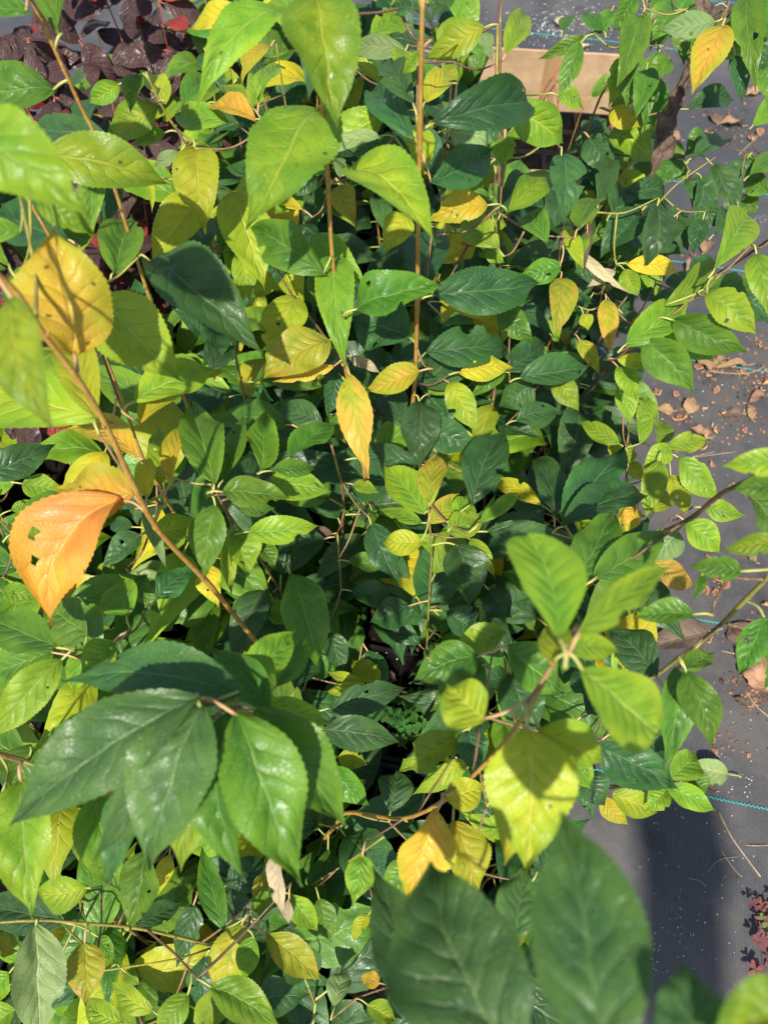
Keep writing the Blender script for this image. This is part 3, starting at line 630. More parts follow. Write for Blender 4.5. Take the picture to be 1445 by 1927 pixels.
XS = [   # points given with their height, tip first
 ('S3', 'branch', [(505,478,.84),(550,555,.79),(605,625,.73),(655,705,.655)], BR, .0026, .0016, None),
 ('S13', None, [(1085,1175,.99),(1040,1250,.95),(990,1340,.88),(920,1430,.78),(830,1510,.66),(760,1540,.55),(650,1530,.38),(610,1580,.18),(600,1620,.05)], OR, .005, .0018, 'low arching sapling branch ending in large lime-yellow leaves and one orange leaf'),
 ('S14', None, [(1425,895,.96),(1355,930,.9),(1300,975,.82),(1240,1005,.74),(1150,1060,.5),(1040,1120,.05)], BD, .005, .003, 'sapling with a stout brown stem leaning over the cloth, few green leaves left'),
 ('S15', None, [(1460,1070,.92),(1400,1130,.85),(1340,1190,.76),(1235,1270,.58),(1130,1340,.35),(1040,1400,.05)], OL, .005, .0028, 'sapling with an olive stem leaning over the cloth, curled dark green leaves hanging from it'),
 ('S16', None, [(-30,1738,.62),(70,1732,.6),(165,1738,.57),(250,1745,.53),(330,1762,.47),(400,1778,.40),(445,1775,.28),(470,1740,.05)], OL, .004, .0018, 'thin olive sapling branch lying almost flat with a pale turned-over leaf'),
 ('S16', 'branch', [(175,1830,.5),(330,1805,.47),(395,1785,.41)], OL, .0018, .0012, None),
 ('S17', None, [(150,1690,.38),(230,1740,.26),(330,1810,.05)], BR, .0045, .0035, 'short tan woody sapling stump with dull green perforated leaves'),
 ('S19', None, [(722,1575,.47),(650,1625,.34),(565,1680,.18),(550,1700,.05)], OL, .0032, .0018, 'thin yellow-green sapling shoot over bare tray soil with one puckered leaf'),
 ('S20', None, [(362,1312,.925),(405,1318,.90),(440,1336,.86),(490,1350,.78),(560,1430,.4),(600,1500,.05)], OR, .0045, .0022, 'sapling tip with a big fan of glossy dark green leaves on a short shoot'),
 ('S23', None, [(400,912,.75),(425,960,.70),(470,1020,.62),(520,1100,.4),(560,1170,.05)], BR, .0035, .0016, 'bushy sapling with a rosette of glossy mid-green pointed leaves'),
 ('S24', None, [(-40,1405,.74),(55,1432,.6),(140,1500,.3),(180,1560,.05)], OR, .0035, .0018, 'low sapling with large bright green hanging leaves below the dark leaf fan'),
 ('S25', None, [(122,1225,.76),(200,1262,.5),(260,1300,.05)], BR, .0035, .0018, 'small sapling with three glossy green leaves beside the orange leaf tip'),
 ('S26', None, [(-12,968,.68),(20,1000,.64),(45,1055,.55),(120,1150,.3),(200,1240,.05)], OL, .0035, .0016, 'small green-stemmed sapling under the big orange leaf'),
 ('S27', None, [(622,832,.62),(640,900,.55),(648,960,.45),(637,1090,.2),(630,1140,.05)], BR, .0036, .0026, 'cut-back sapling stub with a few curled leaves over a dark gap'),
 ('S28', None, [(1180,790,.53),(1186,860,.45),(1170,930,.28),(1120,1000,.05)], BR, .0036, .0016, 'low sapling with many small lime-green and yellow leaves at the edge of the cloth'),
 ('S28', 'branch', [(1345,820,.56),(1255,850,.52),(1215,900,.42),(1175,915,.33)], OL, .0018, .001, None),
 ('S29', None, [(1240,1470,.36),(1200,1475,.33),(1130,1480,.2),(1080,1490,.05)], OL, .0028, .0014, 'small low sapling with lime leaves spreading onto the black cloth'),
]
for (k, br, pts, mt, r0, r1, lab) in XS:
    path = [at(*p) for p in reversed(pts)]
    if br: add_stem(k, path, mt, r0, r1, nm='branch', parent=k)
    else: add_stem(k, path, mt, r0, r1, lab)
add_stem('S30', [at(*q) for q in reversed([(1345,296,.64),(1275,345,.62),(1235,386,.60),(1185,440,.52),(1120,530,.33),(1050,640,.05)])], OL, .0035, .0014, 'dark green sapling with bluish leaves bending out over the cloth and litter')
add_stem('S21', [Vector((.13, -.07, .05)), Vector((.125, -.09, .5)), Vector((.11, -.085, .9)), Vector((.10, -.07, 1.06))], OR, .005, .0025, 'sapling with very large smooth dark green leaves rising close beside the lime-yellow branch')
add_stem('S22', [Vector((.20, .00, .05)), Vector((.21, -.06, .5)), Vector((.215, -.10, .9)), Vector((.205, -.10, 1.12))], OR, .005, .0025, 'sapling with two broad green leaves reaching over the bare cloth')

# ------------------------------------------------------------------ leaves read off one by one: base, tip, width (photo pixels), height of the base above ground (m), tone
HERO = """
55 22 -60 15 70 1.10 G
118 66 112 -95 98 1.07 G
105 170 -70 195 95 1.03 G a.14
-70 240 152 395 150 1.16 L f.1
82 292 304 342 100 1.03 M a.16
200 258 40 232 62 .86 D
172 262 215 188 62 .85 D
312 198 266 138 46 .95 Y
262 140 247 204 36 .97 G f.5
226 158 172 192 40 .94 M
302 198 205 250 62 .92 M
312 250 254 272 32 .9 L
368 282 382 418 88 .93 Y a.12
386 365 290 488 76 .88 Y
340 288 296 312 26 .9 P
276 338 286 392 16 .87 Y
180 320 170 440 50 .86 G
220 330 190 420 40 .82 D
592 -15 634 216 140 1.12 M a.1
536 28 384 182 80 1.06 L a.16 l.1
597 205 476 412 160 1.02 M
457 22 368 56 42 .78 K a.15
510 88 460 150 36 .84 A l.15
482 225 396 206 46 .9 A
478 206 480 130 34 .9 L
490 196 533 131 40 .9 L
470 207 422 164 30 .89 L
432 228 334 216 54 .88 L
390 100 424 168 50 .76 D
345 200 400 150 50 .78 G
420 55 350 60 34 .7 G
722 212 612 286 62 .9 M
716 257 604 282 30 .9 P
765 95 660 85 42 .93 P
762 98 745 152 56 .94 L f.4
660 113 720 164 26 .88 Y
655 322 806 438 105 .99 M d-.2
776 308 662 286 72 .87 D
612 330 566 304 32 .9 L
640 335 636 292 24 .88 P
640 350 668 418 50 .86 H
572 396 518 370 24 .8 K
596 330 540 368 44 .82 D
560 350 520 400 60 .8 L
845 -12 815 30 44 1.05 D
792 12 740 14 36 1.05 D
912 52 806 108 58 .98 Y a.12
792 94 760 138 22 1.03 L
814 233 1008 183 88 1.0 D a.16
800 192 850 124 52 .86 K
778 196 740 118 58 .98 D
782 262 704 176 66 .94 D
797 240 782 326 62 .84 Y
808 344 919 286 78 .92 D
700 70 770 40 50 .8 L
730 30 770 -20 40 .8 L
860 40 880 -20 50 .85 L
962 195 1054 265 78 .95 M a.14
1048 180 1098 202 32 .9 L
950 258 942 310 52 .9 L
948 260 1030 205 46 .88 L
950 100 988 22 48 .8 L
905 58 926 112 28 .85 P
845 248 926 264 66 .78 P
880 200 840 225 36 .9 Y
1100 68 1018 108 26 .82 G
1092 80 1052 186 40 .82 G
918 386 814 412 58 .86 K
926 304 850 372 52 .84 M
838 422 846 350 32 .82 L
953 402 1030 328 56 .85 M
1055 292 1060 412 68 .86 D
940 402 986 318 48 .8 D
1358 50 1302 176 66 .95 A f.15
1346 42 1244 56 46 .92 P
1408 -12 1420 146 58 .9 G
1382 105 1394 192 32 .86 D
1376 30 1388 108 60 .85 G
1208 27 1164 152 58 .88 G f.4
1197 -8 1154 56 38 .88 G
1186 128 1148 196 52 .8 L
1240 98 1214 234 44 .8 G
1300 -10 1240 90 74 .76 G
1250 -20 1230 80 60 .78 G
1294 206 1374 190 46 .76 D
1146 207 1200 238 40 .76 K
1148 250 1230 302 66 .72 M
1108 258 1152 326 58 .7 D
1125 386 1152 304 46 .72 D
1300 300 1370 266 44 .62 D
1290 338 1348 388 48 .6 D
1340 310 1384 402 52 .6 D
1405 298 1368 352 38 .58 D
1408 332 1465 296 42 .58 G
1168 372 1258 348 42 .62 D
1180 390 1262 378 40 .6 D
1322 340 1300 420 40 .6 D
1395 370 1420 400 36 .5 G
1250 300 1290 345 40 .55 G
1345 100 1330 60 40 .7 G
1415 235 1450 200 40 .55 L
1342 506 1402 415 78 .84 L ob
1250 575 1345 500 50 .79 L
1330 545 1427 532 46 .8 G
1327 552 1415 624 66 .82 L a.14
1422 478 1446 594 54 .86 L
1265 602 1394 658 72 .79 G a.1
1225 620 1336 673 58 .76 L
1212 638 1297 732 74 .78 G
1177 648 1285 560 66 .78 L
1160 675 1234 686 30 .72 Y
1163 690 1196 752 42 .7 L
1166 715 1182 792 40 .64 L
1218 748 1198 795 40 .58 L
1178 496 1274 513 38 .68 K
1174 506 1198 554 38 .67 Y
1080 470 1176 545 20 .68 C f.6 c.1
1156 508 1108 538 24 .66 C
1054 524 1048 622 56 .7 H
1096 590 1108 618 28 .6 Y
1140 565 1146 656 38 .62 H f.4
1090 640 1126 697 32 .55 H
1206 398 1134 482 64 .68 D
1236 386 1222 487 70 .72 D
1272 410 1292 468 42 .6 D
1322 412 1304 474 38 .62 D
1250 530 1312 528 36 .6 D
1206 545 1228 565 40 .56 D
1170 590 1200 630 46 .54 D
1120 525 1058 520 50 .6 D
1088 432 1120 370 64 .78 G
1064 430 1096 500 32 .74 Y
1105 440 1085 500 30 .7 L
140 668 106 440 185 1.02 A a.08 f.1 d-.4
25 560 86 786 112 1.12 M
192 562 334 706 128 .97 L a.12
282 492 476 642 124 .92 D
178 788 -25 700 130 .9 Y
180 790 150 642 78 .91 Y
254 756 402 680 76 .86 L
262 800 406 706 56 .84 K
214 516 246 412 80 .9 G
132 452 0 402 92 .92 D
94 446 176 442 52 .88 G
70 372 173 437 54 1.07 L
45 440 -45 440 42 1.05 L
20 500 -20 420 40 1.0 L
380 476 396 418 62 .82 D
440 362 496 528 100 .86 Y
452 478 470 562 48 .8 Y
612 516 484 434 86 .88 G a.12
590 440 684 532 62 .84 L
598 512 612 592 46 .8 G
628 484 650 666 74 .86 L c.08
535 518 570 562 52 .76 Y
510 515 480 560 40 .74 Y
558 556 504 688 74 .78 Y hole1
622 640 500 708 86 .8 H
630 690 520 716 26 .77 A
672 582 818 540 80 .88 G d-.35
772 636 666 598 104 .76 D
658 672 716 702 22 .7 C f.6
658 704 688 886 64 .8 H
634 698 618 776 46 .7 D
382 690 420 618 42 .66 D
392 702 442 654 42 .66 D
790 698 691 734 54 .77 A a.14
765 404 726 472 58 .82 Y
800 540 818 430 84 .76 D
892 456 828 492 52 .7 K
815 428 852 452 30 .72 Y
938 468 868 408 58 .76 L
910 470 946 492 28 .72 L
812 556 1002 532 88 .8 D a.1
824 568 938 586 48 .68 K c.06
840 606 868 568 36 .66 Y
888 598 936 624 48 .64 K
940 545 972 576 32 .68 L
938 578 1002 642 52 .66 G
972 582 1002 558 22 .64 G
1056 500 976 526 48 .74 G
1028 460 974 407 52 .78 G
800 662 956 645 78 .72 D bite
795 726 882 648 82 .68 D bite
864 700 956 694 50 .7 K
845 720 894 805 54 .68 Y
805 742 840 722 32 .64 L c.1
978 712 1102 690 60 .64 D
954 696 1026 640 58 .62 D
950 700 884 746 26 .64 G
1002 722 944 764 62 .58 D
1042 710 1086 768 46 .56 M
970 792 1052 776 48 .56 D
215 796 19 789 40 .82 O l.06
258 862 134 811 64 .78 A l.1
256 932 113 920 104 .86 A f.1
233 938 106 1160 150 .86 O l.17 hole2
276 936 282 854 38 .8 K
326 920 350 800 42 .72 K f.5
304 916 300 808 42 .71 M f.5
404 912 357 764 78 .77 G
-30 896 98 839 64 .7 D
42 910 124 926 50 .66 L
30 908 -25 916 42 .66 L
27 1003 152 930 52 .7 G
22 960 70 946 28 .62 L
265 1006 198 1063 46 .62 D
250 992 204 985 32 .62 D
255 960 225 930 30 .6 D
265 975 300 950 30 .6 D
270 964 312 1064 26 .74 P f.5
280 1002 372 985 62 .68 M c.06
130 1132 268 1084 62 .6 G
240 1160 226 1088 74 .66 L
295 1126 368 1072 52 .62 D
250 1085 300 1150 38 .58 G
5 1112 72 1126 42 .6 L
10 1090 -20 1160 50 .6 G
540 800 400 797 58 .68 G
606 798 524 760 56 .68 D
420 906 458 794 46 .74 G
495 886 500 780 64 .76 L
545 862 626 794 62 .72 G
510 886 592 880 36 .77 G
418 926 536 934 58 .79 G
505 906 616 924 64 .74 L
468 1000 592 990 56 .7 L c.05
450 956 512 956 32 .74 G
407 950 385 1082 70 .76 G
440 1000 466 1082 62 .68 L
424 1010 436 1112 32 .66 L
485 1026 516 1066 36 .66 G
392 1064 408 1136 48 .56 K
620 778 650 832 34 .64 G c.1
786 872 654 844 52 .64 D
665 912 712 926 26 .6 L c.1
612 1014 540 1040 60 .46 D
545 1078 604 1238 88 .62 G
655 1056 716 1068 36 .5 G
698 985 746 1092 58 .55 D
660 1112 738 1132 50 .42 D
628 1005 556 1002 30 .45 B c.12
790 756 790 872 74 .68 D
800 800 894 840 66 .64 D
826 838 858 852 30 .6 K
885 876 916 824 30 .6 K
885 952 949 816 82 .7 D
1020 952 928 904 36 .52 K
1040 972 1012 848 62 .62 D
1060 986 1166 850 84 .66 D
1058 992 1216 920 74 .68 D
800 968 728 884 70 .69 L
806 950 820 857 54 .71 H
808 986 860 932 46 .68 H
795 985 720 960 28 .66 L
795 1020 722 1022 50 .67 Y
840 1004 905 975 56 .7 L
862 1000 880 934 48 .69 L
900 985 977 924 30 .72 L
900 985 929 934 16 .72 L
916 1000 1079 1020 70 .64 D
860 1024 882 1133 82 .6 D
885 1014 930 1086 32 .6 L
770 1140 700 1170 60 .42 D
840 1150 900 1190 60 .4 D
920 1110 960 1160 60 .4 D
1052 1205 996 1020 135 1.05 L ob
1085 1190 1256 1070 62 1.04 L
1040 1250 1052 1165 62 1.0 Y
1062 1216 1158 1226 52 1.0 L
1090 1258 1225 1372 132 1.0 L ob
990 1370 988 1624 172 .96 Y
1012 1372 1132 1432 92 .94 Y
912 1358 845 1290 98 .94 Y f.5
822 1524 768 1678 96 .76 A
850 1545 897 1672 82 .72 K
838 1502 908 1478 64 .74 K
1166 836 1092 794 36 .54 L
1205 836 1194 762 34 .54 L
1235 835 1248 796 42 .52 L
1255 842 1326 830 40 .56 L
1275 860 1346 932 54 .56 L
1262 842 1213 878 42 .57 L
1240 866 1216 968 46 .58 L
1260 894 1290 962 38 .54 Y
1180 870 1182 832 30 .5 Y
1200 902 1184 868 42 .48 Y
1230 966 1268 928 36 .46 Y
1198 945 1196 915 34 .44 K
1150 830 1165 870 24 .44 Y
1326 956 1396 970 42 .66 L
1290 982 1350 1037 58 .68 L
1190 952 1168 1002 46 .5 A
1080 1096 1152 964 88 .78 G
1120 1086 1244 1005 84 .79 G
1275 1000 1224 1052 62 .6 P
1226 1055 1302 1102 48 .58 H
1480 868 1368 876 54 1.0 L
1480 918 1384 922 48 .98 G
1400 930 1462 1012 62 .86 G
1396 1076 1302 1064 48 .92 G
1470 1018 1368 1034 42 .95 M
1320 1080 1303 1126 20 .9 G
108 1220 -35 1162 84 .78 G
168 1196 78 1144 88 .68 G
118 1240 -2 1378 78 .79 L
100 1226 -25 1268 72 .68 G
160 1216 140 1302 48 .66 L
216 1206 158 1262 68 .7 L
376 1310 44 1536 152 .94 E a.1
455 1302 139 1281 112 .90 E
380 1326 286 1617 158 .942 E
443 1340 560 1642 150 .93 G
482 1332 637 1536 112 .89 G
500 1322 620 1356 56 .82 L
452 1276 550 1189 70 .86 L
520 1292 573 1194 56 .8 G
508 1336 398 1224 72 .87 G
400 1402 344 1622 92 .85 L
272 1450 210 1652 72 .87 E
180 1490 224 1662 92 .74 L
40 1468 58 1713 112 .82 L
0 1500 -30 1600 80 .7 L
60 1400 20 1480 80 .6 G
150 1450 100 1500 70 .6 G
555 1296 592 1224 52 .56 D
620 1190 640 1268 46 .4 D
712 1292 668 1244 46 .4 Y
690 1292 618 1264 26 .42 Y
695 1294 616 1300 28 .42 Y
618 1332 762 1300 62 .48 D
605 1372 742 1394 66 .52 D
692 1224 728 1292 56 .4 D
636 1424 688 1438 42 .4 Y
630 1440 690 1512 62 .42 G
735 1526 746 1454 66 .4 D
952 1190 846 1228 58 .74 L
900 1235 779 1282 82 .75 G
910 1250 818 1332 84 .72 G
955 1216 1056 1302 88 .74 G
960 1265 1002 1382 88 .71 D
955 1262 954 1372 46 .69 G
866 1380 758 1446 72 .58 M bite
880 1374 896 1456 60 .58 D
880 1430 784 1490 42 .54 Y
880 1445 838 1500 44 .52 G
1290 1263 1336 1394 70 .78 G a.12
1270 1256 1256 1434 62 .75 G
1286 1262 1340 1228 44 .78 G
1120 1398 1266 1480 88 .72 D
1306 1156 1198 1162 48 .86 G
1232 1272 1148 1182 78 .72 D
1100 1340 1170 1270 80 .6 D
1130 1320 1080 1260 70 .6 D
1150 1380 1230 1330 60 .5 D
1260 1466 1308 1418 56 .38 L
1386 1447 1306 1434 48 .05 P d0
1298 1458 1332 1492 42 .3 G
1255 1480 1340 1523 46 .34 L
1255 1486 1218 1522 46 .32 L
1150 1494 1242 1530 52 .3 Y
1130 1500 1180 1550 40 .28 K
1100 1450 1136 1512 62 .42 D
1442 1164 1394 1264 58 .86 G
1475 1200 1440 1290 50 .8 G
165 1670 68 1682 66 .5 M
280 1600 248 1742 78 .56 G
320 1608 300 1678 32 .5 K
122 1736 -40 1700 74 .42 D
68 1737 78 1945 96 .6 P
160 1772 162 1884 72 .57 H
256 1742 338 1698 42 .36 D
365 1700 335 1818 50 .4 D
388 1796 370 1884 56 .4 D
186 1762 216 1804 30 .42 L
236 1828 262 1852 30 .4 L
212 1820 182 1812 30 .4 L
290 1902 214 1850 42 .44 Y
230 1926 164 1880 44 .42 M
356 1870 298 1944 52 .55 L
75 1776 126 1750 42 .3 K
30 1790 -10 1760 36 .3 K
20 1830 -20 1880 50 .35 L
70 1840 20 1820 50 .33 L
30 1900 -30 1940 60 .4 L
100 1900 60 1940 50 .4 L
456 1736 408 1862 78 .5 H
480 1762 458 1842 46 .53 L
500 1760 598 1841 62 .5 H
395 1856 516 1926 72 .56 L
484 1880 576 1872 66 .3 D
424 1750 384 1604 48 .5 G
425 1666 496 1614 62 .42 D
520 1600 528 1722 32 .62 C c.15
545 1690 542 1736 18 .55 C f.5
475 1716 522 1690 42 .48 M
476 1690 522 1640 42 .44 H
545 1680 596 1748 46 .54 L
500 1735 542 1742 32 .5 G
600 1690 622 1768 46 .33 G
682 1608 664 1698 56 .55 L c.1
695 1720 666 1768 26 .4 Y
630 1896 652 1828 44 .3 P
715 1850 680 1840 30 .35 A
690 1890 740 1920 40 .33 Y
650 1540 600 1500 50 .3 D
840 1955 710 1648 135 .9 E
965 2000 815 1640 245 1.02 E
965 1765 986 1636 84 .88 E
1140 2020 1060 1558 215 1.10 E
1310 2040 1285 1826 165 1.12 E
1520 1900 1335 1960 130 1.13 M
930 1500 980 1440 60 .5 D
860 1620 800 1600 60 .5 D
880 1660 860 1720 70 .45 D
1010 1640 1050 1560 60 .45 D
780 1620 720 1680 60 .4 G
1060 1420 1110 1480 50 .5 L
"""
HERO += """
984 1376 955 1610 130 .93 K
1300 40 1288 112 66 .8 G
1268 20 1228 72 60 .8 G
1404 60 1376 112 56 .8 G
1242 150 1228 236 40 .74 G
1180 175 1150 200 44 .74 L
1150 20 1120 70 30 .75 G
1135 60 1100 20 30 .75 G
1430 120 1460 200 50 .8 G
1060 60 1085 30 26 .7 G
420 1345 452 1640 112 .90 G
366 1326 188 1602 100 .91 E
1216 130 1198 216 46 .82 G
1192 95 1178 192 50 .83 G
1262 112 1214 152 40 .8 G
1334 60 1296 98 60 .82 G
1366 112 1378 58 56 .84 L
1402 10 1444 64 52 .86 G
1422 60 1432 132 50 .82 D
1430 300 1388 332 42 .56 G
1446 360 1398 342 42 .54 G
1252 420 1294 398 44 .6 D
1312 380 1352 424 46 .58 D
1162 452 1222 428 54 .6 D
1150 402 1192 358 54 .62 D
1216 472 1262 440 48 .58 D
1290 522 1344 500 50 .56 D
1342 442 1384 408 44 .56 D
1226 562 1292 584 54 .54 D
1150 545 1182 606 54 .5 D
1390 560 1446 606 66 .6 D
1270 300 1240 350 50 .62 G
1205 300 1250 260 46 .66 D
1330 250 1290 290 44 .62 G
1180 420 1150 470 50 .62 D
1110 560 1080 620 50 .45 D
"""
# shrivelled brown leaves hang along the tip of S6
HERO += """
1318 -10 1330 60 26 .9 B c.4 f.9
1342 10 1325 70 24 .92 B c.4 f.9
1300 118 1286 176 26 .85 B c.4 f.9
1285 160 1262 232 30 .82 B c.4 f.9
1268 205 1236 275 40 .8 B c.38 f.8
1258 250 1228 318 40 .78 B c.38 f.8
1105 420 1100 505 18 .7 B c.2 f.8
"""
def nearest(p, only=None):
    best = None
    for st in STEMS:
        for q in st['path']:
            d = (q - p).length + max(0, q.z - p.z - .01) * .6
            if best is None or d < best[0]: best = (d, st, q)
    return best
hero = []
for ln in HERO.strip().splitlines():
    a = ln.split()
    if not a: continue
    bx_, by_, tx_, ty_, w_, h_ = map(float, a[:6])
    d = dict(b=(bx_, by_), t=(tx_, ty_), w=w_, h=h_, tone=a[6], opt={})
    for k in a[7:]:
        if k in ('ob', 'bite', 'hole1', 'hole2'): d['opt'][k] = 1
        else: d['opt'][k[0]] = float(k[1:])
    hero.append(d)
hero.sort(key=lambda d: -d['h'])
rh = random.Random(3)
HBOX = []
def twig(plant, path, r0, r1, mat):
    pp = smooth_path(path, 4); m = MB(); org = Vector(plant.location); k = len(pp)
    m.tube([p - org for p in pp], [r0 * (1 - i / (k - 1)) + r1 * i / (k - 1) for i in range(k)], 6); m.build('twig', mat, plant)
    STEMS.append(dict(path=pp[1:], plant=plant, key='twig', n=0))
def place_leaf(d):
    o_ = d['opt']; B = at(*d['b'], d['h'])
    T0 = at(*d['t'], d['h']); L0 = (T0 - B).length
    dr = o_.get('d', rh.uniform(.12, .42)); T = at(*d['t'], max(d['h'] - dr * L0, .012))
    T = B + (T - B) * 1.08
    ch = T - B; L = ch.length; c = ch / L; mid = (B + T) / 2; dv = (CAM - mid).normalized()
    n = dv * .62 + Vector((0, 0, .38)) + Vector((rh.uniform(-.35, .35), rh.uniform(-.3, .2), 0))
    n = (n - c * n.dot(c)).normalized(); X = c.cross(n)
    z = (mid - CAM).dot(FW); fs = max(.35, math.sqrt(max(0, 1 - X.dot(dv) ** 2)))
    W = min(d['w'] * 1.0 * z / FPX / fs, L * 1.0)
    mat4 = Matrix(((X.x, c.x, n.x, B.x), (X.y, c.y, n.y, B.y), (X.z, c.z, n.z, B.z), (0, 0, 0, 1)))
    # what carries it
    nb = nearest(B)
    if nb[0] > .15 and d['h'] > .1:
        off = Vector((rh.uniform(-.02, .02), rh.uniform(-.02, .02), 0)); ft = Vector((B.x, B.y, 0)) - c * .03 + off
        gx_, gy_ = w2g(ft); gx_ = min(max(gx_, -1.25), TRAY_RIGHT - .02); ft = g2w(gx_, max(gy_, -.08)); ft.z = .045
        tp = B - c * .012; md_ = ft.lerp(tp, .55); md_.x += rh.uniform(-.015, .015); md_.y += rh.uniform(-.015, .015)
        lab, grp = ('low leafy sapling crowded among the others in the black trays', 'low saplings crowding the trays')
        add_stem('auto%d' % len(STEMS), [ft, md_, tp], rh.choice((BR, OL, BR, BD)), .0034, .0014, lab, grp)
        nb = nearest(B)
    dist, st, Q = nb
    plant = st['plant']; st['n'] += 1
    if (Q - B).length > .036 and d['h'] > .1:
        S_ = B - c * .014 + Vector((0, 0, -.004)); mid_ = Q.lerp(S_, .5) + Vector((0, 0, -.012))
        twig(plant, [Q, mid_, S_], .0015, .0009, rh.choice((BD, BR, BR, OL)))
        Q = S_
    inv = mat4.inverted()
    q = inv @ Q
    if d['h'] <= .1: q = Vector((0, -.02, .002))
    pet = smooth_path([q, q.lerp(Vector((0, 0, 0)), .55) + Vector((0, -.002, .0035)), Vector((0, .002, .0004))], 3)
    near = d['w'] > 70
    kw = dict(fold=o_.get('f', rh.choice((rh.uniform(.08, .35), rh.uniform(.25, .6)))), arch=o_.get('a', rh.uniform(.04, .15)), lat=o_.get('l', rh.uniform(-.045, .045)), wavy=rh.uniform(.03, .11), twist=rh.uniform(-.8, .8), crumple=o_.get('c', .065), serr=.02, curl=rh.choice((0, 0, rh.uniform(0, .3), rh.uniform(.1, .5))) if d['w'] < 100 else rh.uniform(0, .1))
    if d['tone'] in 'BC': kw['wavy'] = .12
    if 'ob' in o_: kw.update(a=.95, b=.5, tail=.1, wavy=.02, crumple=.03, twist=.1, curl=0., fold=.18)
    else: kw.update(a=rh.uniform(.7, .9), b=rh.uniform(1.1, 1.45), tail=rh.uniform(.5, .9))
    bites = []
    if 'bite' in o_: bites = [(rh.uniform(.55, .85), 1, .10, .55), (rh.uniform(.3, .6), -1, .07, .4), (rh.uniform(.6, .9), -1, .08, .5)]
    elif rh.random() < .34 and d['w'] < 105: bites = [(rh.uniform(.25, .85), rh.choice((-1, 1)), rh.uniform(.03, .08), rh.uniform(.15, .5)) for _ in range(rh.choice((1, 1, 2)))]
    nv, nu = (44, 12) if near else (28, 8)
    holes = []
    if 'hole1' in o_: holes = [(17, 7), (18, 7), (19, 7), (20, 7)]
    if 'hole2' in o_: holes = [(19, 9), (20, 9), (21, 9), (22, 9), (27, 8), (28, 8)]
    elif rh.random() < .3 and d['tone'] not in 'BC' and d['w'] < 125:
        i0, j0 = rh.randint(8, nv - 8), rh.choice((1, 2, nu - 3, nu - 2)); holes = [(i0, j0)] + ([(i0 + 1, j0)] if rh.random() < .5 else [])
    bl = blade(L, W, nv, nu, bites=bites, holes=holes, rng=rh, **kw)
    pm = M_PETR if d['tone'] in 'OAH' or rh.random() < .2 else M_PET
    me = leaf_mesh('leaf', bl, TONE[d['tone']])
    ob = bpy.data.objects.new('leaf', me); C.objects.link(ob)
    if d['h'] <= .1:
        ob.name = 'fallen_leaf'; ob.matrix_local = mat4; tag(ob, 'pale green fallen leaf lying upside down on the black cloth', 'fallen leaf')
        ob.location.z += .012 - min((mat4 @ v.co).z for v in me.vertices) - .0095
    else:
        ob.parent = plant; ob.matrix_local = Matrix.Translation(-Vector(plant.location)) @ mat4
    pr = .0008 + .0004 * min(1, W / .05); m = MB(); m.tube(pet, [pr * 1.5] + [pr] * (len(pet) - 1), 5); m.build('petiole', pm, ob)
    HBOX.append((d['b'], d['t'], d['w'], z))
for d in hero: place_leaf(d)

SHORT = dict(S1='tall olive-stemmed sapling by the maroon shrubs', S2='slim yellow-green sapling by the maroon shrubs', S3='tall sapling with mottled lime leaves', S4='tall sapling with very dark leaves', S5='straight brown-stemmed sapling before the box', S6='sapling with shrivelled brown leaves', S7='sapling with narrow hanging leaves', S8='dark-stemmed sapling leaning over the cloth', S9='sapling with big orange leaves', S10='sapling behind the orange-leaved one', S12='sapling with half-yellow rosette', S13='branch with lime-yellow leaves', S14='stout brown leaning sapling', S15='olive-stemmed leaning sapling', S16='flat olive branch', S17='short tan stump', S19='yellow-green shoot over bare soil', S20='big dark green leaf fan', S23='glossy mid-green rosette', S24='large bright hanging leaves', S25='three glossy green leaves', S26='green-stemmed sapling under the orange leaf', S27='cut-back stub', S28='small lime-green leaves', S29='low lime sapling on the cloth', S30='sapling with bluish leaves bending over the cloth', S21='very large smooth dark leaves', S22='two broad green leaves')
def zone(p):
    k = min(SHORT, key=lambda k: (Vector(PLANTS[k].location) - p).length)
    return 'low leafy sapling rooted beside the ' + SHORT[k], 'low saplings beside the ' + SHORT[k]
# ------------------------------------------------------------------ the understorey: shared leaf meshes on the same stems and on low saplings between them
rf = random.Random(21)
FM = {}
def fill_mesh(tone, k):
    if (tone, k) not in FM:
        rr = random.Random(100 + k)
        bl = blade(1, rr.uniform(.40, .54), 18, 6, a=rr.uniform(.7, .9), b=rr.uniform(1.1, 1.45), tail=rr.uniform(.5, .9), fold=rr.choice((rr.uniform(.1, .35), rr.uniform(.3, .8))), arch=rr.uniform(.05, .2), lat=rr.uniform(-.1, .1), wavy=rr.uniform(.03, .10), twist=rr.uniform(-.9, .9), serr=.015, crumple=.08, curl=rr.uniform(0, .4), bites=[(rr.uniform(.3, .8), rr.choice((-1, 1)), .06, .4)] if rr.random() < .4 else (), rng=rr)
        FM[(tone, k)] = leaf_mesh('leaf', bl, TONE[tone], [(0, -.17, -.02), (0, -.08, .0), (0, .01, .003)], .010, M_PET)
    return FM[(tone, k)]
CLEAR = [  # windows of the picture where bare cloth, box or soil shows: (x0, y0, x1, y1)
 (560, 1560, 730, 1620), (590, 1740, 700, 1900), (1230, 1330, 1445, 1927), (1130, 1560, 1445, 1927), (1225, 640, 1445, 830), (1300, 1000, 1445, 1300), (945, 80, 1150, 240), (980, 230, 1110, 385), (1260, 200, 1445, 290), (960, 0, 1180, 105), (690, 1190, 780, 1290), (560, 930, 640, 1000), (1270, 430, 1400, 520), (0, 0, 345, 140), (0, 140, 140, 260), (270, 290, 330, 420), (360, 70, 420, 130)]
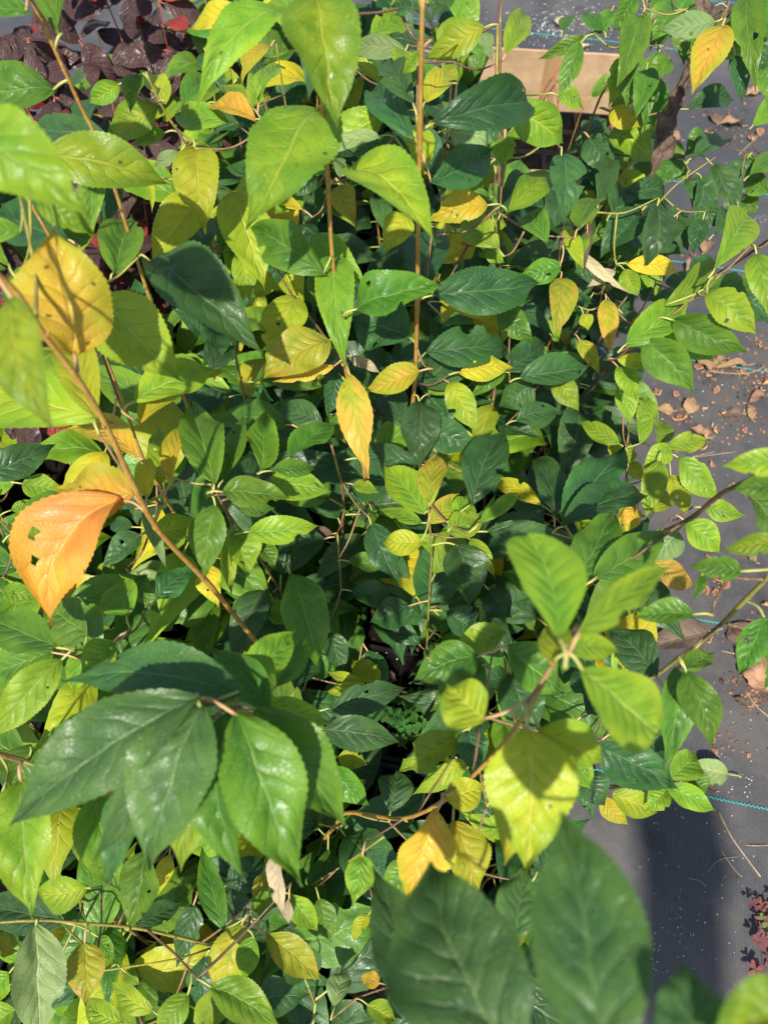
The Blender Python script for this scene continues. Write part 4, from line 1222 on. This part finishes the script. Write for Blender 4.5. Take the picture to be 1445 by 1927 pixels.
def blocked(p, L):
    q = proj(p)
    if q is None: return True
    x, y, z = q
    if not (-150 < x < 1600 and -150 < y < 2080): return rf.random() < .5
    for (x0, y0, x1, y1) in CLEAR:
        if x0 < x < x1 and y0 < y < y1: return True
    r = L * .42 * FPX / z
    for (b, t, w_, hz) in HBOX:
        if z < hz + .05:
            cx, cy = (b[0] + t[0]) / 2, (b[1] + t[1]) / 2
            hl = math.hypot(t[0] - b[0], t[1] - b[1]) / 2
            if abs(x - cx) < hl + r and abs(y - cy) < hl + r:
                dx, dy = t[0] - b[0], t[1] - b[1]; l2 = dx * dx + dy * dy
                s = max(0, min(1, ((x - b[0]) * dx + (y - b[1]) * dy) / l2))
                if math.hypot(x - b[0] - s * dx, y - b[1] - s * dy) < w_ * .45 + r: return True
    return False
def fill_leaf(plant, node, az, L, elev, tone):
    c = Vector((math.cos(az) * math.cos(elev), math.sin(az) * math.cos(elev), math.sin(elev)))
    n = Vector((rf.uniform(-.3, .3), -.25 + rf.uniform(-.3, .3), 1)); n = (n - c * n.dot(c)).normalized(); X = c.cross(n)
    B = node + c * (L * .165)
    if blocked(B + c * L * .5, L): return False
    o = bpy.data.objects.new('leaf', fill_mesh(tone, rf.randrange(12))); C.objects.link(o); o.parent = plant
    wdt = L * rf.uniform(.85, 1.12)
    o.matrix_local = Matrix.Translation(-Vector(plant.location)) @ Matrix(((X.x * wdt, c.x * L, n.x * L, B.x), (X.y * wdt, c.y * L, n.y * L, B.y), (X.z * wdt, c.z * L, n.z * L, B.z), (0, 0, 0, 1)))
    return True
def pick(px):  # lighter on the sunny left, darker elsewhere: sun and shade put into leaf colour
    lft = px is not None and px < 480
    r = rf.random()
    if lft: return 'G' if r < .42 else 'D' if r < .68 else 'L' if r < .9 else 'Y' if r < .95 else 'K'
    return 'D' if r < .62 else 'G' if r < .87 else 'L' if r < .94 else 'Y' if r < .975 else 'K'
def dress(st, z0, z1, step, lmin, lmax):
    P_ = st['path']; az = rf.uniform(0, 6.28); nleaf = 0; acc = 0
    for i in range(1, len(P_)):
        seg = (P_[i] - P_[i - 1]).length; acc += seg
        while acc > step:
            acc -= step; p = P_[i].lerp(P_[i - 1], min(1, acc / max(seg, 1e-6))); az += 2.4 + rf.uniform(-.4, .4)
            if z0 < p.z < z1:
                q = proj(p)
                nleaf += fill_leaf(st['plant'], p, az, rf.uniform(lmin, lmax), rf.uniform(-.35, .45), pick(q[0] if q else None))
    return nleaf
for st in list(STEMS):
    if st['key'] in ('S21', 'S22', 'twig', 'S28', 'S29'): continue
    top = st['path'][-1].z
    if st['key'] in ('S6', 'S7', 'S30'): dress(st, .25, .88, .014, .085, .125); continue
    if st['key'] in ('S5',): dress(st, .1, .9, .022, .07, .10); continue
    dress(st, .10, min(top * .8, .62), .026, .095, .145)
GROUP = 'low saplings crowding the trays'
pts = []
tries = 0
while tries < 3000 and len(pts) < 76:
    tries += 1
    x = rf.uniform(-1.2, TRAY_RIGHT - .03); y = rf.uniform(-.2, 1.95); p = g2w(x, y); p.z = .047
    q = proj(p)
    if not (-260 < q[0] < 1500): continue
    if any((p - o).length < .112 for o in pts): continue
    if 540 < q[0] < 740 and q[1] > 1540 and rf.random() < .85: continue
    pts.append(p)
    far = p.y > .95
    H = rf.uniform(.5, .86) if far else rf.uniform(.24, .52)
    if far and p.x > .0: H = rf.uniform(.35, .6)
    if p.y > .9 and q[0] < 420: H = rf.uniform(.22, .4)
    lean = Vector((rf.uniform(-.06, .06), rf.uniform(-.06, .06), 0))
    st = add_stem('low%d' % len(pts), [p, p + lean * .4 + Vector((0, 0, H * .5)), p + lean + Vector((0, 0, H))], rf.choice((BR, OL, OR, BR)), .0038, .0014, *zone(p))
    dress(st, .09, H + .01, .019 if not far else .022, .095, .155)
    for k in range(3): fill_leaf(st['plant'], st['path'][-1], rf.uniform(0, 6.28), rf.uniform(.06, .1), rf.uniform(.2, .9), pick(proj(p)[0]))

# ------------------------------------------------------------------ maroon shrubs behind, at the far left
rr_ = random.Random(77)
RM = {}
def red_mesh(t, k):
    if (t, k) not in RM:
        r2 = random.Random(300 + k)
        RM[(t, k)] = leaf_mesh('leaf', blade(1, r2.uniform(.48, .6), 16, 6, a=.6, b=.7, tail=.3, fold=r2.uniform(-.25, .3), arch=r2.uniform(.05, .18), lat=r2.uniform(-.1, .1), wavy=.05, twist=r2.uniform(-.6, .6), serr=.02, crumple=.06, rng=r2), TONE[t], [(0, -.14, -.02), (0, .01, .003)], .016, M_REDSTEM)
    return RM[(t, k)]
for (sx, sy, H, n, lab) in [(-.50, 1.22, .66, 210, 'bushy maroon-leaved shrub with red stems, nearest to the tall olive-stemmed sapling'), (-.80, 1.12, .64, 200, 'maroon-leaved shrub with pinkish leaves at the outer end of the row'), (-.44, 1.52, .70, 210, 'dark maroon shrub with bright red leaves beside bare cloth'), (-.74, 1.50, .72, 210, 'dark maroon shrub standing behind the other maroon shrubs'), (-.58, .92, .42, 120, 'low maroon-leaved shrub half hidden under green saplings'), (-1.05, 1.40, .70, 180, 'outermost maroon shrub, well behind the green saplings')]:
    e = empty('maroon_shrub', Vector((sx, sy, .047))); tag(e, lab, 'shrub', 'maroon-leaved shrubs behind the saplings')
    cnt = 0; tips = []
    for k in range(8):
        a = k * .785 + rr_.uniform(-.3, .3); r = rr_.uniform(.05, .15); hh = H * rr_.uniform(.7, 1.05)
        pp = smooth_path([Vector((0, 0, 0)), Vector((r * .4 * math.cos(a), r * .4 * math.sin(a), hh * .45)), Vector((r * math.cos(a), r * math.sin(a), hh))], 8)
        m = MB(); m.tube(pp, [.0035 - .0025 * i / (len(pp) - 1) for i in range(len(pp))], 6); m.build('stem', M_REDSTEM if k % 2 else M_STEMD, e); tips.append(pp)
    for i in range(n):
        pp = rr_.choice(tips); p = pp[rr_.randrange(4, len(pp))]; az = rr_.uniform(0, 6.28); el = rr_.uniform(-1.0, .35); L = rr_.uniform(.05, .085)
        c = Vector((math.cos(az) * math.cos(el), math.sin(az) * math.cos(el), math.sin(el)))
        nn = Vector((rr_.uniform(-.4, .4), -.5 + rr_.uniform(-.4, .4), .8)); nn = (nn - c * nn.dot(c)).normalized(); X = c.cross(nn); B = p + c * L * .13
        t = 'V' if rr_.random() < .09 else 'R'
        o = bpy.data.objects.new('leaf', red_mesh(t, rr_.randrange(5))); C.objects.link(o); o.parent = e
        o.matrix_local = Matrix(((X.x * L, c.x * L, nn.x * L, B.x), (X.y * L, c.y * L, nn.y * L, B.y), (X.z * L, c.z * L, nn.z * L, B.z), (0, 0, 0, 1)))
print('OBJECT COUNT', len(bpy.data.objects), 'plants', len(PLANTS))
